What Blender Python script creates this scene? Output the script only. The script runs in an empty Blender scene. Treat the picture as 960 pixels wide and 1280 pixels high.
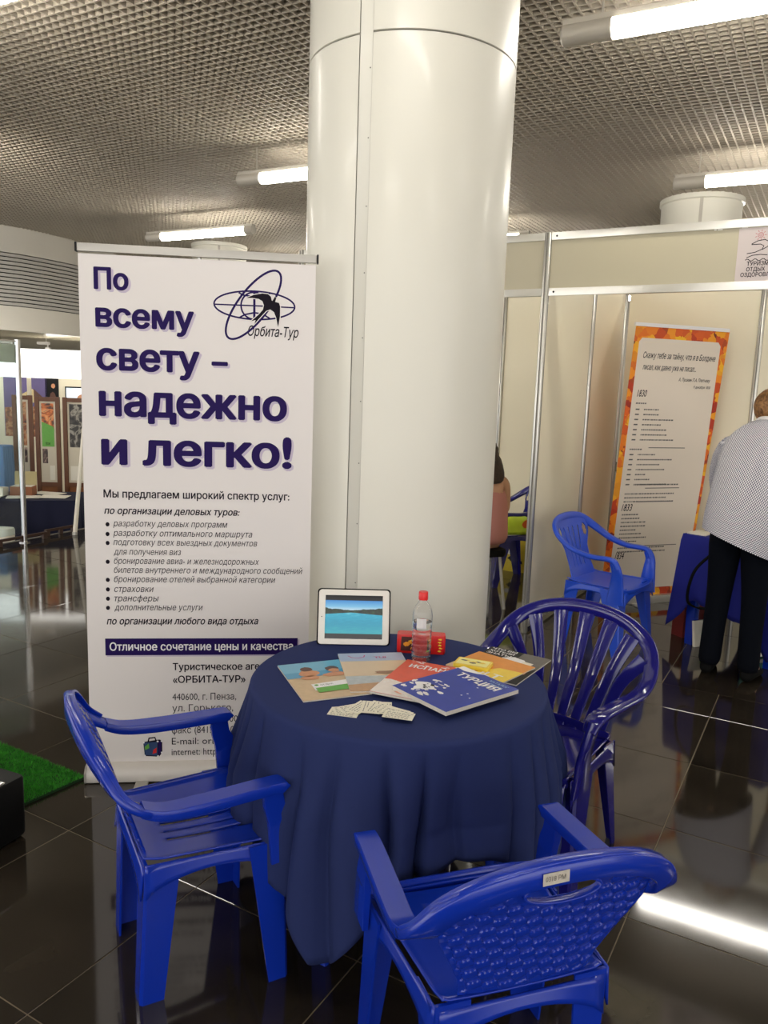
import bpy, bmesh, math, random
from mathutils import Vector, Matrix
from mathutils.geometry import delaunay_2d_cdt
random.seed(7)
S = bpy.context.scene
COL = S.collection
R = math.radians
PI = math.pi

# ---------------------------------------------------------------- camera
F_PX = 982.0
cam_d = bpy.data.cameras.new('camera')
cam = bpy.data.objects.new('camera', cam_d)
COL.objects.link(cam)
cam_d.sensor_fit = 'VERTICAL'
cam_d.sensor_height = 36.0
cam_d.lens = F_PX / 1280.0 * 36.0
cam_d.clip_start = 0.05
cam_d.clip_end = 200
PITCH = R(8.89); ROLL = R(1.97)
fw = Vector((0, math.cos(PITCH), -math.sin(PITCH)))
rt = Vector((1, 0, 0)); up = rt.cross(fw)
r2 = rt * math.cos(ROLL) + up * math.sin(ROLL)
u2 = -rt * math.sin(ROLL) + up * math.cos(ROLL)
M = Matrix((r2, u2, -fw)).transposed().to_4x4()
M.translation = Vector((0, 0, 1.59))
cam.matrix_world = M
S.camera = cam

# ---------------------------------------------------------------- world, exposure
w = bpy.data.worlds.new('world'); S.world = w; w.use_nodes = True
w.node_tree.nodes['Background'].inputs[0].default_value = (1.0, 0.975, 0.95, 1)
w.node_tree.nodes['Background'].inputs[1].default_value = 0.95
S.view_settings.view_transform = 'Standard'
S.view_settings.look = 'None'
S.view_settings.gamma = 1
S.view_settings.exposure = 1.35
S.view_settings.use_curve_mapping = False
TUBE = 14.0          # strength of the luminous tubes (they are built below, in the lamp's own builder)

# ---------------------------------------------------------------- helpers
def srgb(r, g, b):
    f = lambda c: (c/255/12.92) if c/255 <= .04045 else ((c/255+.055)/1.055)**2.4
    return (f(r), f(g), f(b), 1)

MATS = {}
def mat(name, col, rough=.5, metal=0, coat=0, noise=0, nscale=20, bump=0, bscale=60, spec=None, emit=0, trans=0, ior=None, sheen=0):
    m = bpy.data.materials.new(name); m.use_nodes = True
    nt = m.node_tree; b = nt.nodes['Principled BSDF']
    b.inputs['Base Color'].default_value = col
    b.inputs['Roughness'].default_value = rough
    b.inputs['Metallic'].default_value = metal
    if coat: b.inputs['Coat Weight'].default_value = coat; b.inputs['Coat Roughness'].default_value = .08
    if spec is not None: b.inputs['Specular IOR Level'].default_value = spec
    if ior: b.inputs['IOR'].default_value = ior
    if trans: b.inputs['Transmission Weight'].default_value = trans
    if sheen: b.inputs['Sheen Weight'].default_value = sheen
    if emit:
        b.inputs['Emission Color'].default_value = col; b.inputs['Emission Strength'].default_value = emit
    tc = nt.nodes.new('ShaderNodeTexCoord')
    if noise:
        n = nt.nodes.new('ShaderNodeTexNoise'); n.inputs['Scale'].default_value = nscale; n.inputs['Detail'].default_value = 4
        nt.links.new(tc.outputs['Object'], n.inputs['Vector'])
        mx = nt.nodes.new('ShaderNodeMix'); mx.data_type = 'RGBA'
        nt.links.new(n.outputs['Fac'], mx.inputs[0])
        mx.inputs[6].default_value = tuple(c*(1-noise) for c in col[:3])+(1,)
        mx.inputs[7].default_value = tuple(min(1, c*(1+noise)) for c in col[:3])+(1,)
        nt.links.new(mx.outputs[2], b.inputs['Base Color'])
    if bump:
        n2 = nt.nodes.new('ShaderNodeTexNoise'); n2.inputs['Scale'].default_value = bscale; n2.inputs['Detail'].default_value = 3
        nt.links.new(tc.outputs['Object'], n2.inputs['Vector'])
        bp = nt.nodes.new('ShaderNodeBump'); bp.inputs['Strength'].default_value = bump; bp.inputs['Distance'].default_value = .002
        nt.links.new(n2.outputs['Fac'], bp.inputs['Height']); nt.links.new(bp.outputs['Normal'], b.inputs['Normal'])
    MATS[name] = m
    return m

def ramp_mat(name, scale, stops, rough=.5, kind='noise', coord='Object', emit=0, detail=4, distort=0):
    m = bpy.data.materials.new(name); m.use_nodes = True
    nt = m.node_tree; b = nt.nodes['Principled BSDF']; b.inputs['Roughness'].default_value = rough
    tc = nt.nodes.new('ShaderNodeTexCoord')
    if kind == 'noise':
        n = nt.nodes.new('ShaderNodeTexNoise'); n.inputs['Scale'].default_value = scale; n.inputs['Detail'].default_value = detail
        n.inputs['Distortion'].default_value = distort; out = n.outputs['Fac']
    else:
        n = nt.nodes.new('ShaderNodeTexVoronoi'); n.inputs['Scale'].default_value = scale; out = n.outputs['Color']
    nt.links.new(tc.outputs[coord], n.inputs['Vector'])
    cr = nt.nodes.new('ShaderNodeValToRGB'); nt.links.new(out, cr.inputs['Fac'])
    e = cr.color_ramp.elements
    while len(e) < len(stops): e.new(.5)
    for i, (p, c) in enumerate(stops): e[i].position = p; e[i].color = c
    nt.links.new(cr.outputs['Color'], b.inputs['Base Color'])
    if emit:
        nt.links.new(cr.outputs['Color'], b.inputs['Emission Color']); b.inputs['Emission Strength'].default_value = emit
        b.inputs['Base Color'].default_value = (0, 0, 0, 1)
    return m

def obj(name, mesh, parent=None, loc=None, rotz=None):
    o = bpy.data.objects.new(name, mesh); COL.objects.link(o)
    if parent: o.parent = parent
    if loc is not None: o.location = loc
    if rotz is not None: o.rotation_euler = (0, 0, rotz)
    return o

def thing(name, label, cat, loc=(0, 0, 0), rotz=0, group=None):
    o = bpy.data.objects.new(name, None); COL.objects.link(o)
    o.empty_display_size = .1
    o.location = loc; o.rotation_euler = (0, 0, rotz)
    tag(o, label, cat, group); return o

def tag(o, label, cat, group=None):
    o['label'] = label; o['category'] = cat
    if group: o['group'] = group
    return o

def struct(o): o['kind'] = 'structure'; return o

class MB:
    def __init__(s): s.v = []; s.f = []
    def add(s, vs, fs):
        k = len(s.v); s.v += [tuple(v) for v in vs]; s.f += [tuple(i+k for i in f) for f in fs]
    def box(s, c, d, rz=0, rx=0, ry=0):
        m = Matrix.Translation(c) @ Matrix.Rotation(rz, 4, 'Z') @ Matrix.Rotation(ry, 4, 'Y') @ Matrix.Rotation(rx, 4, 'X')
        vs = [m @ Vector((x*d[0]/2, y*d[1]/2, z*d[2]/2)) for x in (-1, 1) for y in (-1, 1) for z in (-1, 1)]
        s.add(vs, [(0, 1, 3, 2), (4, 6, 7, 5), (0, 4, 5, 1), (2, 3, 7, 6), (0, 2, 6, 4), (1, 5, 7, 3)])
    def rbox(s, c, d, r, rz=0, n=4):   # vertical-edge rounded box
        pts = []
        for sx, sy, a0 in ((1, 1, 0), (-1, 1, 90), (-1, -1, 180), (1, -1, 270)):
            for k in range(n+1):
                a = R(a0+90*k/n); pts.append((sx*(d[0]/2-r)+r*math.cos(a), sy*(d[1]/2-r)+r*math.sin(a)))
        m = Matrix.Translation(c) @ Matrix.Rotation(rz, 4, 'Z'); N = len(pts)
        e = min(r*.4, d[2]*.25)
        rings = [(-d[2]/2, 1-e/max(d[0], .001)), (-d[2]/2+e, 1), (d[2]/2-e, 1), (d[2]/2, 1-e/max(d[0], .001))]
        vs = [m @ Vector((x*q, y*q, z)) for z, q in rings for x, y in pts]
        fs = [tuple(range(N))[::-1], tuple(range(3*N, 4*N))]
        for k in range(3):
            for i in range(N): fs.append((k*N+i, k*N+(i+1) % N, (k+1)*N+(i+1) % N, (k+1)*N+i))
        s.add(vs, fs)
    def tube(s, p0, p1, r0, r1=None, n=12, cap=True):
        r1 = r0 if r1 is None else r1
        p0 = Vector(p0); p1 = Vector(p1); t = (p1-p0).normalized()
        a = t.orthogonal().normalized(); b = t.cross(a)
        vs = [p+(a*math.cos(2*PI*k/n)+b*math.sin(2*PI*k/n))*r for p, r in ((p0, r0), (p1, r1)) for k in range(n)]
        fs = [(k, (k+1) % n, n+(k+1) % n, n+k) for k in range(n)]
        if cap: fs += [tuple(range(n))[::-1], tuple(range(n, 2*n))]
        s.add(vs, fs)
    def lathe(s, prof, n=32, c=(0, 0, 0), a0=0, a1=2*PI):
        full = abs(a1-a0-2*PI) < 1e-6; N = n if full else n+1
        vs = [(c[0]+r*math.cos(a0+(a1-a0)*k/n), c[1]+r*math.sin(a0+(a1-a0)*k/n), c[2]+z) for r, z in prof for k in range(N)]
        fs = []
        for j in range(len(prof)-1):
            for k in range(n):
                k2 = (k+1) % N
                fs.append((j*N+k, j*N+k2, (j+1)*N+k2, (j+1)*N+k))
        s.add(vs, fs)
    def strap(s, pts, sides, widths, ths, sub=6, corner=.3):
        """rounded rectangular section swept along a smooth path; sides = width direction per point"""
        P = [Vector(p) for p in pts]; n = len(P)
        sides = [Vector(q) for q in sides]
        def cr(a, b, c, d, t): return .5*((2*b)+(c-a)*t+(2*a-5*b+4*c-d)*t*t+(3*b-a-3*c+d)*t**3)
        out = []
        for i in range(n-1):
            i0, i3 = max(0, i-1), min(n-1, i+2)
            for k in range(sub):
                t = k/sub
                out.append((cr(P[i0], P[i], P[i+1], P[i3], t), sides[i].lerp(sides[i+1], t), widths[i]+(widths[i+1]-widths[i])*t, ths[i]+(ths[i+1]-ths[i])*t))
        out.append((P[-1], sides[-1], widths[-1], ths[-1]))
        sec = []
        c = corner
        for sx, sy in ((1, -1), (1, 1), (-1, 1), (-1, -1)):
            if sx*sy < 0: sec += [(sx*(1-c*.35), sy), (sx, sy*(1-c))] if sx > 0 else [(sx*(1-c*.35), sy), (sx, sy*(1-c))]
            else: sec += [(sx, sy*(1-c)), (sx*(1-c*.35), sy)]
        N = len(sec); vs = []
        for i, (p, sd, wd, th) in enumerate(out):
            a = out[max(0, i-1)][0]; b = out[min(len(out)-1, i+1)][0]; t = (b-a).normalized()
            sd = (sd-t*sd.dot(t)).normalized(); nn = t.cross(sd)
            vs += [p+sd*x*wd/2+nn*y*th/2 for x, y in sec]
        fs = []
        L = len(out)
        for i in range(L-1):
            for k in range(N): fs.append((i*N+k, i*N+(k+1) % N, (i+1)*N+(k+1) % N, (i+1)*N+k))
        fs += [tuple(range(N))[::-1], tuple((L-1)*N+k for k in range(N))]
        s.add(vs, fs)
    def poly(s, pts3): s.add(pts3, [tuple(range(len(pts3)))])
    def mesh(s, name, m, smooth=None):
        me = bpy.data.meshes.new(name); me.from_pydata(s.v, [], s.f); me.validate()
        bm = bmesh.new(); bm.from_mesh(me); bmesh.ops.recalc_face_normals(bm, faces=bm.faces); bm.to_mesh(me); bm.free()
        if m: me.materials.append(m)
        if smooth is not None:
            me.polygons.foreach_set('use_smooth', [True]*len(me.polygons)); me.set_sharp_from_angle(angle=R(smooth))
        return me
    def build(s, name, m, parent=None, smooth=None, loc=None, rotz=None):
        return obj(name, s.mesh(name, m, smooth), parent, loc, rotz)

def box1(name, c, d, m, parent=None, rz=0, rx=0, ry=0):
    b = MB(); b.box(c, d, rz, rx, ry); return b.build(name, m, parent)

def bevel(o, wd=.004, seg=2):
    md = o.modifiers.new('bevel', 'BEVEL'); md.width = wd; md.segments = seg; md.limit_method = 'ANGLE'; md.angle_limit = R(40)
    return o

def flat(name, pts, O, EX, EY, m, parent=None, off=0.0):
    """flat print: a polygon given in the plane O + x*EX + y*EY, lifted by off along the normal"""
    O = Vector(O); EX = Vector(EX); EY = Vector(EY); N = EX.cross(EY).normalized()
    b = MB()
    if pts and isinstance(pts[0][0], (list, tuple)):
        for q in pts: b.poly([O+EX*x+EY*y+N*off for x, y in q])
    else: b.poly([O+EX*x+EY*y+N*off for x, y in pts])
    me = bpy.data.meshes.new(name); me.from_pydata(b.v, [], b.f); me.materials.append(m)
    return obj(name, me, parent)

_tc = {}
def text(name, body, O, EX, EY, x0, x1, y, size, m, parent=None, off=.0006, shear=0, fat=0, rot=0, align='L'):
    key = (body, shear, fat)
    if key not in _tc:
        c = bpy.data.curves.new('t', 'FONT'); c.body = body; c.shear = shear; c.resolution_u = 3 if fat > .01 else 2
        o = bpy.data.objects.new('t', c); COL.objects.link(o)
        # take the outlines only and fill each contour on its own: the font's letters are made of overlapping contours
        c.dimensions = '3D'; c.fill_mode = 'FULL'
        me0 = bpy.data.meshes.new_from_object(o.evaluated_get(bpy.context.evaluated_depsgraph_get()))
        bpy.data.objects.remove(o); bpy.data.curves.remove(c)
        n = len(me0.vertices); nb = [[] for _ in range(n)]
        for e in me0.edges: i, j = e.vertices; nb[i].append(j); nb[j].append(i)
        co = [v.co.xy.copy() for v in me0.vertices]; done = [False]*n; loops = []
        for i in range(n):
            if done[i] or not nb[i]: continue
            lp = [i]; done[i] = True; k = i+1 if i+1 < n and (i+1) in nb[i] else nb[i][0]
            while not done[k]:
                done[k] = True; lp.append(k); nx = [q for q in nb[k] if not done[q]]
                if not nx: break
                k = k+1 if k+1 in nx else nx[0]
            if len(lp) > 2: loops.append(lp)
        bbs = [(min(co[q].x for q in L), max(co[q].x for q in L), min(co[q].y for q in L), max(co[q].y for q in L)) for L in loops]
        V0, _, F0, _, _, _ = delaunay_2d_cdt(co, [(L[q-1], L[q]) for L in loops for q in range(len(L))], [], 0, 1e-6)
        F1 = []
        for f in F0:
            gx, gy = sum(V0[q].x for q in f)/3, sum(V0[q].y for q in f)/3; wn = 0
            for L, (bx0, bx1, by0, by1) in zip(loops, bbs):
                if not (bx0 <= gx <= bx1 and by0 <= gy <= by1): continue
                for q in range(len(L)):
                    A_, B_ = co[L[q-1]], co[L[q]]
                    if (A_.y > gy) != (B_.y > gy) and gx < (B_.x-A_.x)*(gy-A_.y)/(B_.y-A_.y)+A_.x: wn += 1 if B_.y > A_.y else -1
            if wn: F1.append(tuple(f))
        V2, F2 = [], []
        ks = 1 if fat <= .005 else (8 if fat > .03 else 4)
        for k in range(ks):
            a_ = 2*PI*k/ks+.4; dx, dy = (fat*1.15*math.cos(a_), fat*.8*math.sin(a_)) if ks > 1 else (0, 0)
            b0 = len(V2); V2 += [(q.x+dx, q.y+dy, float(k)) for q in V0]; F2 += [tuple(q+b0 for q in f) for f in F1]
        me = bpy.data.meshes.new('t'); me.from_pydata(V2, [], F2)
        _tc[key] = me
    src = _tc[key]
    xs = [v.co.x for v in src.vertices]; a, b = min(xs), max(xs)
    if x1 is None: sx = size
    else: sx = (x1-x0)/(b-a)
    O = Vector(O); EX = Vector(EX); EY = Vector(EY); N = EX.cross(EY).normalized()
    me = src.copy(); me.name = name; me.materials.clear(); me.materials.append(m)
    cr, sr = math.cos(rot), math.sin(rot)
    for v in me.vertices:
        px = (v.co.x-a)*sx; py = v.co.y*size; pz = v.co.z
        v.co = O+EX*(x0+px*cr-py*sr)+EY*(y+px*sr+py*cr)+N*(off+pz*.00005)
    return obj(name, me, parent)

def ringpoly(pts, wd):
    """outline of a stroke of width wd along 2-D pts, as quads"""
    out = []
    n = len(pts); L = []; Rr = []
    for i in range(n):
        closed = pts[0] == pts[-1]
        a = pts[i-1] if i > 0 else (pts[-2] if closed else pts[0])
        b = pts[i+1] if i < n-1 else (pts[1] if closed else pts[-1])
        dx, dy = b[0]-a[0], b[1]-a[1]; l = math.hypot(dx, dy) or 1
        L.append((pts[i][0]-dy/l*wd/2, pts[i][1]+dx/l*wd/2)); Rr.append((pts[i][0]+dy/l*wd/2, pts[i][1]-dx/l*wd/2))
    for i in range(n-1): out.append([Rr[i], Rr[i+1], L[i+1], L[i]])
    return out

def ell(cx, cy, a, b, t=0, n=48, a0=0, a1=360):
    t = R(t)
    P = []
    for k in range(n+1):
        q = R(a0+(a1-a0)*k/n); P.append((cx+a*math.cos(q)*math.cos(t)-b*math.sin(q)*math.sin(t), cy+a*math.cos(q)*math.sin(t)+b*math.sin(q)*math.cos(t)))
    if a1-a0 == 360: P[-1] = P[0]
    return P

def blob(cx, cy, rx, ry, n=14, j=.25, rnd=random):
    return [(cx+rx*math.cos(2*PI*k/n)*(1+rnd.uniform(-j, j)), cy+ry*math.sin(2*PI*k/n)*(1+rnd.uniform(-j, j))) for k in range(n)]

def copy_tree(o, parent=None):
    c = o.copy(); COL.objects.link(c); c.parent = parent
    for ch in list(o.children): copy_tree(ch, c)
    return c

def skinned(name, verts, edges, radii, m, parent=None, sub=2, root=0):
    me = bpy.data.meshes.new(name); me.from_pydata(verts, edges, [])
    me.materials.append(m)
    o = obj(name, me, parent)
    sk = o.modifiers.new('skin', 'SKIN')
    if not me.skin_vertices: me.attributes  # layer is made by the modifier
    bm = bmesh.new(); bm.from_mesh(me)
    lay = bm.verts.layers.skin.verify()
    bm.verts.ensure_lookup_table()
    for i, v in enumerate(bm.verts):
        r = radii[i]; v[lay].radius = r if isinstance(r, tuple) else (r, r); v[lay].use_root = (i == root)
    bm.to_mesh(me); bm.free()
    sk.use_smooth_shade = True
    sd = o.modifiers.new('sub', 'SUBSURF'); sd.levels = sub; sd.render_levels = sub
    return o

# ---------------------------------------------------------------- materials
WHITE_PAINT = mat('white enamelled steel', srgb(228, 225, 212), .36, coat=.12, spec=.45, noise=.015, nscale=3)
SEAM = mat('seam shadow gap grey', srgb(186, 180, 168), .5)
GRID = mat('grey aluminium ceiling strip', srgb(186, 176, 160), .65, metal=.0, noise=.05, nscale=8)
SLAB = mat('dark concrete slab', srgb(44, 38, 33), .95, noise=.2)
BULK = mat('grey painted plaster', srgb(226, 221, 210), .6, noise=.02, nscale=2)
SLAT = mat('grey louvre metal', srgb(190, 187, 180), .4, noise=.03)
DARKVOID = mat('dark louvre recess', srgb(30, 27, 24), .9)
PANEL_F = mat('yellowish fascia board', srgb(182, 174, 148), .4, noise=.015, nscale=4)
PANEL = mat('cream laminate board', srgb(240, 231, 204), .38, noise=.015, nscale=4)
ALU = mat('satin aluminium', srgb(205, 203, 196), .3, metal=.75, noise=.03)
ALU_D = mat('shaded aluminium groove', srgb(120, 116, 108), .5, metal=.3)
CHROME = mat('chrome', srgb(210, 210, 210), .12, metal=1)
BLACK = mat('black plastic', srgb(9, 9, 10), .5, spec=.25, noise=.1)
BLACKR = mat('black rubber', srgb(8, 8, 8), .8, spec=.15)
BANNER = mat('white banner vinyl', srgb(232, 226, 222), .42, noise=.01, nscale=3)
GREYBAR = mat('grey anodised rail', srgb(178, 174, 166), .35, metal=.4)
BASEM = mat('pearl white banner base', srgb(218, 212, 204), .35)
PURPLE = mat('deep violet ink', srgb(34, 14, 82), .55, spec=.15)
PURPLE2 = mat('pale violet ink halo', srgb(200, 188, 206), .5)
INK = mat('dark violet black ink', srgb(20, 12, 26), .6, spec=.15)
PRWHITE = mat('white ink', srgb(240, 238, 238), .5)
CHBLUE = mat('royal blue moulded plastic', srgb(13, 50, 172), .24, coat=.15, spec=.55, noise=.03, nscale=6)
CHNAVY = mat('glossy navy moulded plastic', srgb(26, 24, 112), .13, coat=.5, noise=.04, nscale=6)
CHMID = mat('bright blue moulded plastic', srgb(28, 74, 200), .33, noise=.03, nscale=6)
CLOTH = mat('navy tablecloth fabric', srgb(43, 53, 98), .8, noise=.06, nscale=200, bump=.25, bscale=900, spec=.12)
CLOTHB = mat('royal blue tablecloth fabric', srgb(10, 22, 128), .8, noise=.06, nscale=80)
CLOTHD = mat('dark navy tablecloth', srgb(9, 14, 46), .9, noise=.1, nscale=20)
PAPER = mat('off white paper', srgb(234, 228, 212), .6)
PAGES = mat('paper page edges', srgb(206, 200, 190), .8, noise=.15, nscale=300)
SKIN = mat('skin', srgb(196, 150, 122), .5, noise=.05, nscale=30)
DENIM = mat('dark denim', srgb(9, 12, 20), .9, noise=.25, nscale=50, spec=.1)
HAIR_D = ramp_mat('dark brown hair', 60, [(.3, srgb(24, 14, 10)), (.7, srgb(62, 36, 26))], .45)
HAIR_L = ramp_mat('light brown hair', 35, [(.35, srgb(96, 62, 34)), (.65, srgb(176, 128, 78))], .5, distort=1)
WOOD = mat('brown varnished wood', srgb(104, 62, 34), .45, noise=.25, nscale=12)
WOODL = mat('light brown wood panel', srgb(138, 84, 42), .5, noise=.15, nscale=8)
RED = mat('red glossy card', srgb(206, 30, 28), .3)
YELLOW = mat('yellow print', srgb(238, 206, 60), .4, noise=.08, nscale=60)
ORANGE = mat('orange print', srgb(226, 142, 34), .35, noise=.1, nscale=40)
GREENP = mat('green print', srgb(98, 168, 62), .4, noise=.15, nscale=60)
GREYP = mat('grey print', srgb(96, 92, 88), .4, noise=.2, nscale=40)
BLUEP = mat('royal blue print', srgb(14, 48, 156), .4, noise=.18, nscale=25)
REDP = mat('orange red print', srgb(222, 74, 36), .3, noise=.1, nscale=40)
SANDP = mat('sand print', srgb(206, 178, 140), .35, noise=.15, nscale=50)
BANNER_LINES = [
    ('По', 0.0533, 1.9164, 0.1773, 1.9201, 0.1028, 'H'),
    ('всему', 0.0563, 1.7821, 0.4123, 1.7855, 0.118, 'H'),
    ('свету', 0.0563, 1.6257, 0.4328, 1.6299, 0.1359, 'H'),
    ('–', 0.4764, 1.6285, 0.5374, 1.6277, 0.1381, 'H'),
    ('надежно', 0.0622, 1.4567, 0.7615, 1.4594, 0.1586, 'H'),
    ('и легко!', 0.0671, 1.2743, 0.7825, 1.2755, 0.1657, 'H'),
    ('Мы предлагаем широкий спектр услуг:', 0.072, 1.1445, 0.7758, 1.1478, 0.0414, 'B'),
    ('по организации деловых туров:', 0.0734, 1.0796, 0.5844, 1.0857, 0.0365, 'BI'),
    ('разработку деловых программ', 0.1057, 1.0315, 0.5372, 1.0368, 0.0342, 'I'),
    ('разработку оптимального маршрута', 0.105, 0.9936, 0.6335, 0.9998, 0.0343, 'I'),
    ('подготовку всех выездных документов', 0.1049, 0.9581, 0.6528, 0.9635, 0.0345, 'I'),
    ('для получения виз', 0.1054, 0.9215, 0.3593, 0.9243, 0.0346, 'I'),
    ('бронирование авиа- и железнодорожных', 0.1056, 0.8842, 0.6609, 0.8894, 0.0347, 'I'),
    ('билетов внутреннего и международного сообщений', 0.105, 0.8486, 0.8319, 0.8529, 0.0348, 'I'),
    ('бронирование отелей выбранной категории', 0.1046, 0.8122, 0.7252, 0.8156, 0.035, 'I'),
    ('страховки', 0.1048, 0.7738, 0.2541, 0.7751, 0.0351, 'I'),
    ('трансферы', 0.1041, 0.7365, 0.2729, 0.7376, 0.0352, 'I'),
    ('дополнительные услуги', 0.1044, 0.6998, 0.4422, 0.7015, 0.0354, 'I'),
    ('по организации любого вида отдыха', 0.0739, 0.6415, 0.6604, 0.6459, 0.0382, 'BI'),
    ('Туристическое агентство', 0.3244, 0.451, 0.7872, 0.4574, 0.0402, 'B'),
    ('«ОРБИТА-ТУР»', 0.3247, 0.4011, 0.6114, 0.401, 0.0404, 'B'),
    ('440600, г. Пенза,', 0.3223, 0.3271, 0.5745, 0.3286, 0.0407, 'N'),
    ('ул. Горького,', 0.3216, 0.2793, 0.5626, 0.2809, 0.0409, 'N'),
    ('тел. (8412) 55-00-00', 0.3206, 0.2317, 0.6286, 0.2335, 0.0411, 'N'),
    ('факс (8412) 55-00-00', 0.3193, 0.1855, 0.629, 0.1886, 0.0412, 'N'),
    ('E-mail: orbita@', 0.3187, 0.1392, 0.5793, 0.1392, 0.0414, 'N'),
    ('internet: http://www.', 0.3177, 0.0926, 0.6021, 0.0934, 0.0416, 'N'),
]
BANNER_DOTS = [(0.0845, 1.0415), (0.084, 1.0036), (0.0836, 0.9682), (0.0825, 0.8944), (0.0814, 0.8226), (0.0809, 0.7843), (0.0805, 0.7471), (0.0801, 0.7104)]
BAR = [(0.0677, 0.5764), (0.8173, 0.5872), (0.8185, 0.5165), (0.0665, 0.5174)]
SWALLOW = [(0.6038, 1.9092), (0.6315, 1.9214), (0.6638, 1.9284), (0.6847, 1.9267), (0.6955, 1.918), (0.6985, 1.9045), (0.7013, 1.9028), (0.7104, 1.9187), (0.716, 1.9153), (0.7116, 1.8996), (0.7256, 1.8966), (0.7304, 1.884), (0.73, 1.8472), (0.7235, 1.8077), (0.716, 1.842), (0.7074, 1.8623), (0.6933, 1.8713), (0.6784, 1.8651), (0.6554, 1.8393), (0.6351, 1.8155), (0.6396, 1.8304), (0.623, 1.8251), (0.6506, 1.8506), (0.6667, 1.8697), (0.6698, 1.8858), (0.6641, 1.9002), (0.6501, 1.9077), (0.6269, 1.9103)]
# ================================================================ SETTING
TH = R(29.6)
AD = Vector((math.sin(TH), math.cos(TH), 0)); BD = Vector((-math.cos(TH), math.sin(TH), 0))
EDGE_P = Vector((-3.48, 7.73)); EDGE_D = Vector((.29, .61)).normalized()      # rim of the raised floor
def right_of_edge(p): return (p.x-EDGE_P.x)*EDGE_D.y-(p.y-EDGE_P.y)*EDGE_D.x

# floor: recessed joint bed + polished tiles
m = mat('tan floor joint', srgb(120, 108, 86), .7)
b = MB()
A0 = EDGE_P-EDGE_D*16; A1 = EDGE_P+EDGE_D*20
b.poly([(A0.x, A0.y, -.0015), (14, A0.y, -.0015), (14, A1.y, -.0015), (A1.x, A1.y, -.0015)])
b.poly([(A0.x, A0.y, -.0015), (A1.x, A1.y, -.0015), (A1.x, A1.y, -.43), (A0.x, A0.y, -.43)])
floor = struct(b.build('floor', m))

def tile_mat():
    m = bpy.data.materials.new('polished dark granite tile'); m.use_nodes = True
    nt = m.node_tree; p = nt.nodes['Principled BSDF']
    oi = nt.nodes.new('ShaderNodeObjectInfo'); tc = nt.nodes.new('ShaderNodeTexCoord')
    n = nt.nodes.new('ShaderNodeTexNoise'); n.inputs['Scale'].default_value = 3.5; n.inputs['Detail'].default_value = 6; n.inputs['Distortion'].default_value = .6
    nt.links.new(tc.outputs['Object'], n.inputs['Vector'])
    cr = nt.nodes.new('ShaderNodeValToRGB'); e = cr.color_ramp.elements
    e[0].position = .3; e[0].color = (.018, .0142, .0102, 1); e[1].position = .75; e[1].color = (.040, .031, .0215, 1)
    nt.links.new(n.outputs['Fac'], cr.inputs['Fac'])
    mp = nt.nodes.new('ShaderNodeMapRange'); mp.inputs['To Min'].default_value = .75; mp.inputs['To Max'].default_value = 1.3
    nt.links.new(oi.outputs['Random'], mp.inputs['Value'])
    mx = nt.nodes.new('ShaderNodeVectorMath'); mx.operation = 'SCALE'
    nt.links.new(cr.outputs['Color'], mx.inputs[0]); nt.links.new(mp.outputs['Result'], mx.inputs['Scale'])
    nt.links.new(mx.outputs['Vector'], p.inputs['Base Color'])
    n2 = nt.nodes.new('ShaderNodeTexNoise'); n2.inputs['Scale'].default_value = 6
    nt.links.new(tc.outputs['Object'], n2.inputs['Vector'])
    m2 = nt.nodes.new('ShaderNodeMapRange'); m2.inputs['To Min'].default_value = .045; m2.inputs['To Max'].default_value = .095
    nt.links.new(n2.outputs['Fac'], m2.inputs['Value']); nt.links.new(m2.outputs['Result'], p.inputs['Roughness'])
    p.inputs['IOR'].default_value = 1.62
    return m
TILE = tile_mat()
P = .605; G = .0035
def clip(poly):
    out = []
    for i in range(len(poly)):
        a, c = poly[i], poly[(i+1) % len(poly)]; da, dc = right_of_edge(a)-.02, right_of_edge(c)-.02
        if da >= 0: out.append(a)
        if da*dc < 0: t = da/(da-dc); out.append(a.lerp(c, t))
    return out
rows = []
a = -3*P+.502-P*2
edges_a = [1.107+P*k for k in range(-8, 6)] + [4.49+P*k for k in range(0, 22)]
cells = []
for i in range(len(edges_a)-1):
    a0, a1 = edges_a[i], edges_a[i+1]
    off = .404 if a1 <= 4.5 else .705
    for k in range(-22, 28):
        b0 = off+P*k; b1 = b0+P
        c = AD*((a0+a1)/2)+BD*((b0+b1)/2)
        if c.x > 10 or c.y > 17 or c.y < -3 or c.x < -8: continue
        cells.append((a0, a1, b0, b1, c))
def in_view(c): return c.y > .9 and abs(c.x) < c.y*.56+.75 and c.y < 10.5
full = {}; stuff = MB()
cells.sort(key=lambda q: q[4].length)
cnt = 0
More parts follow.
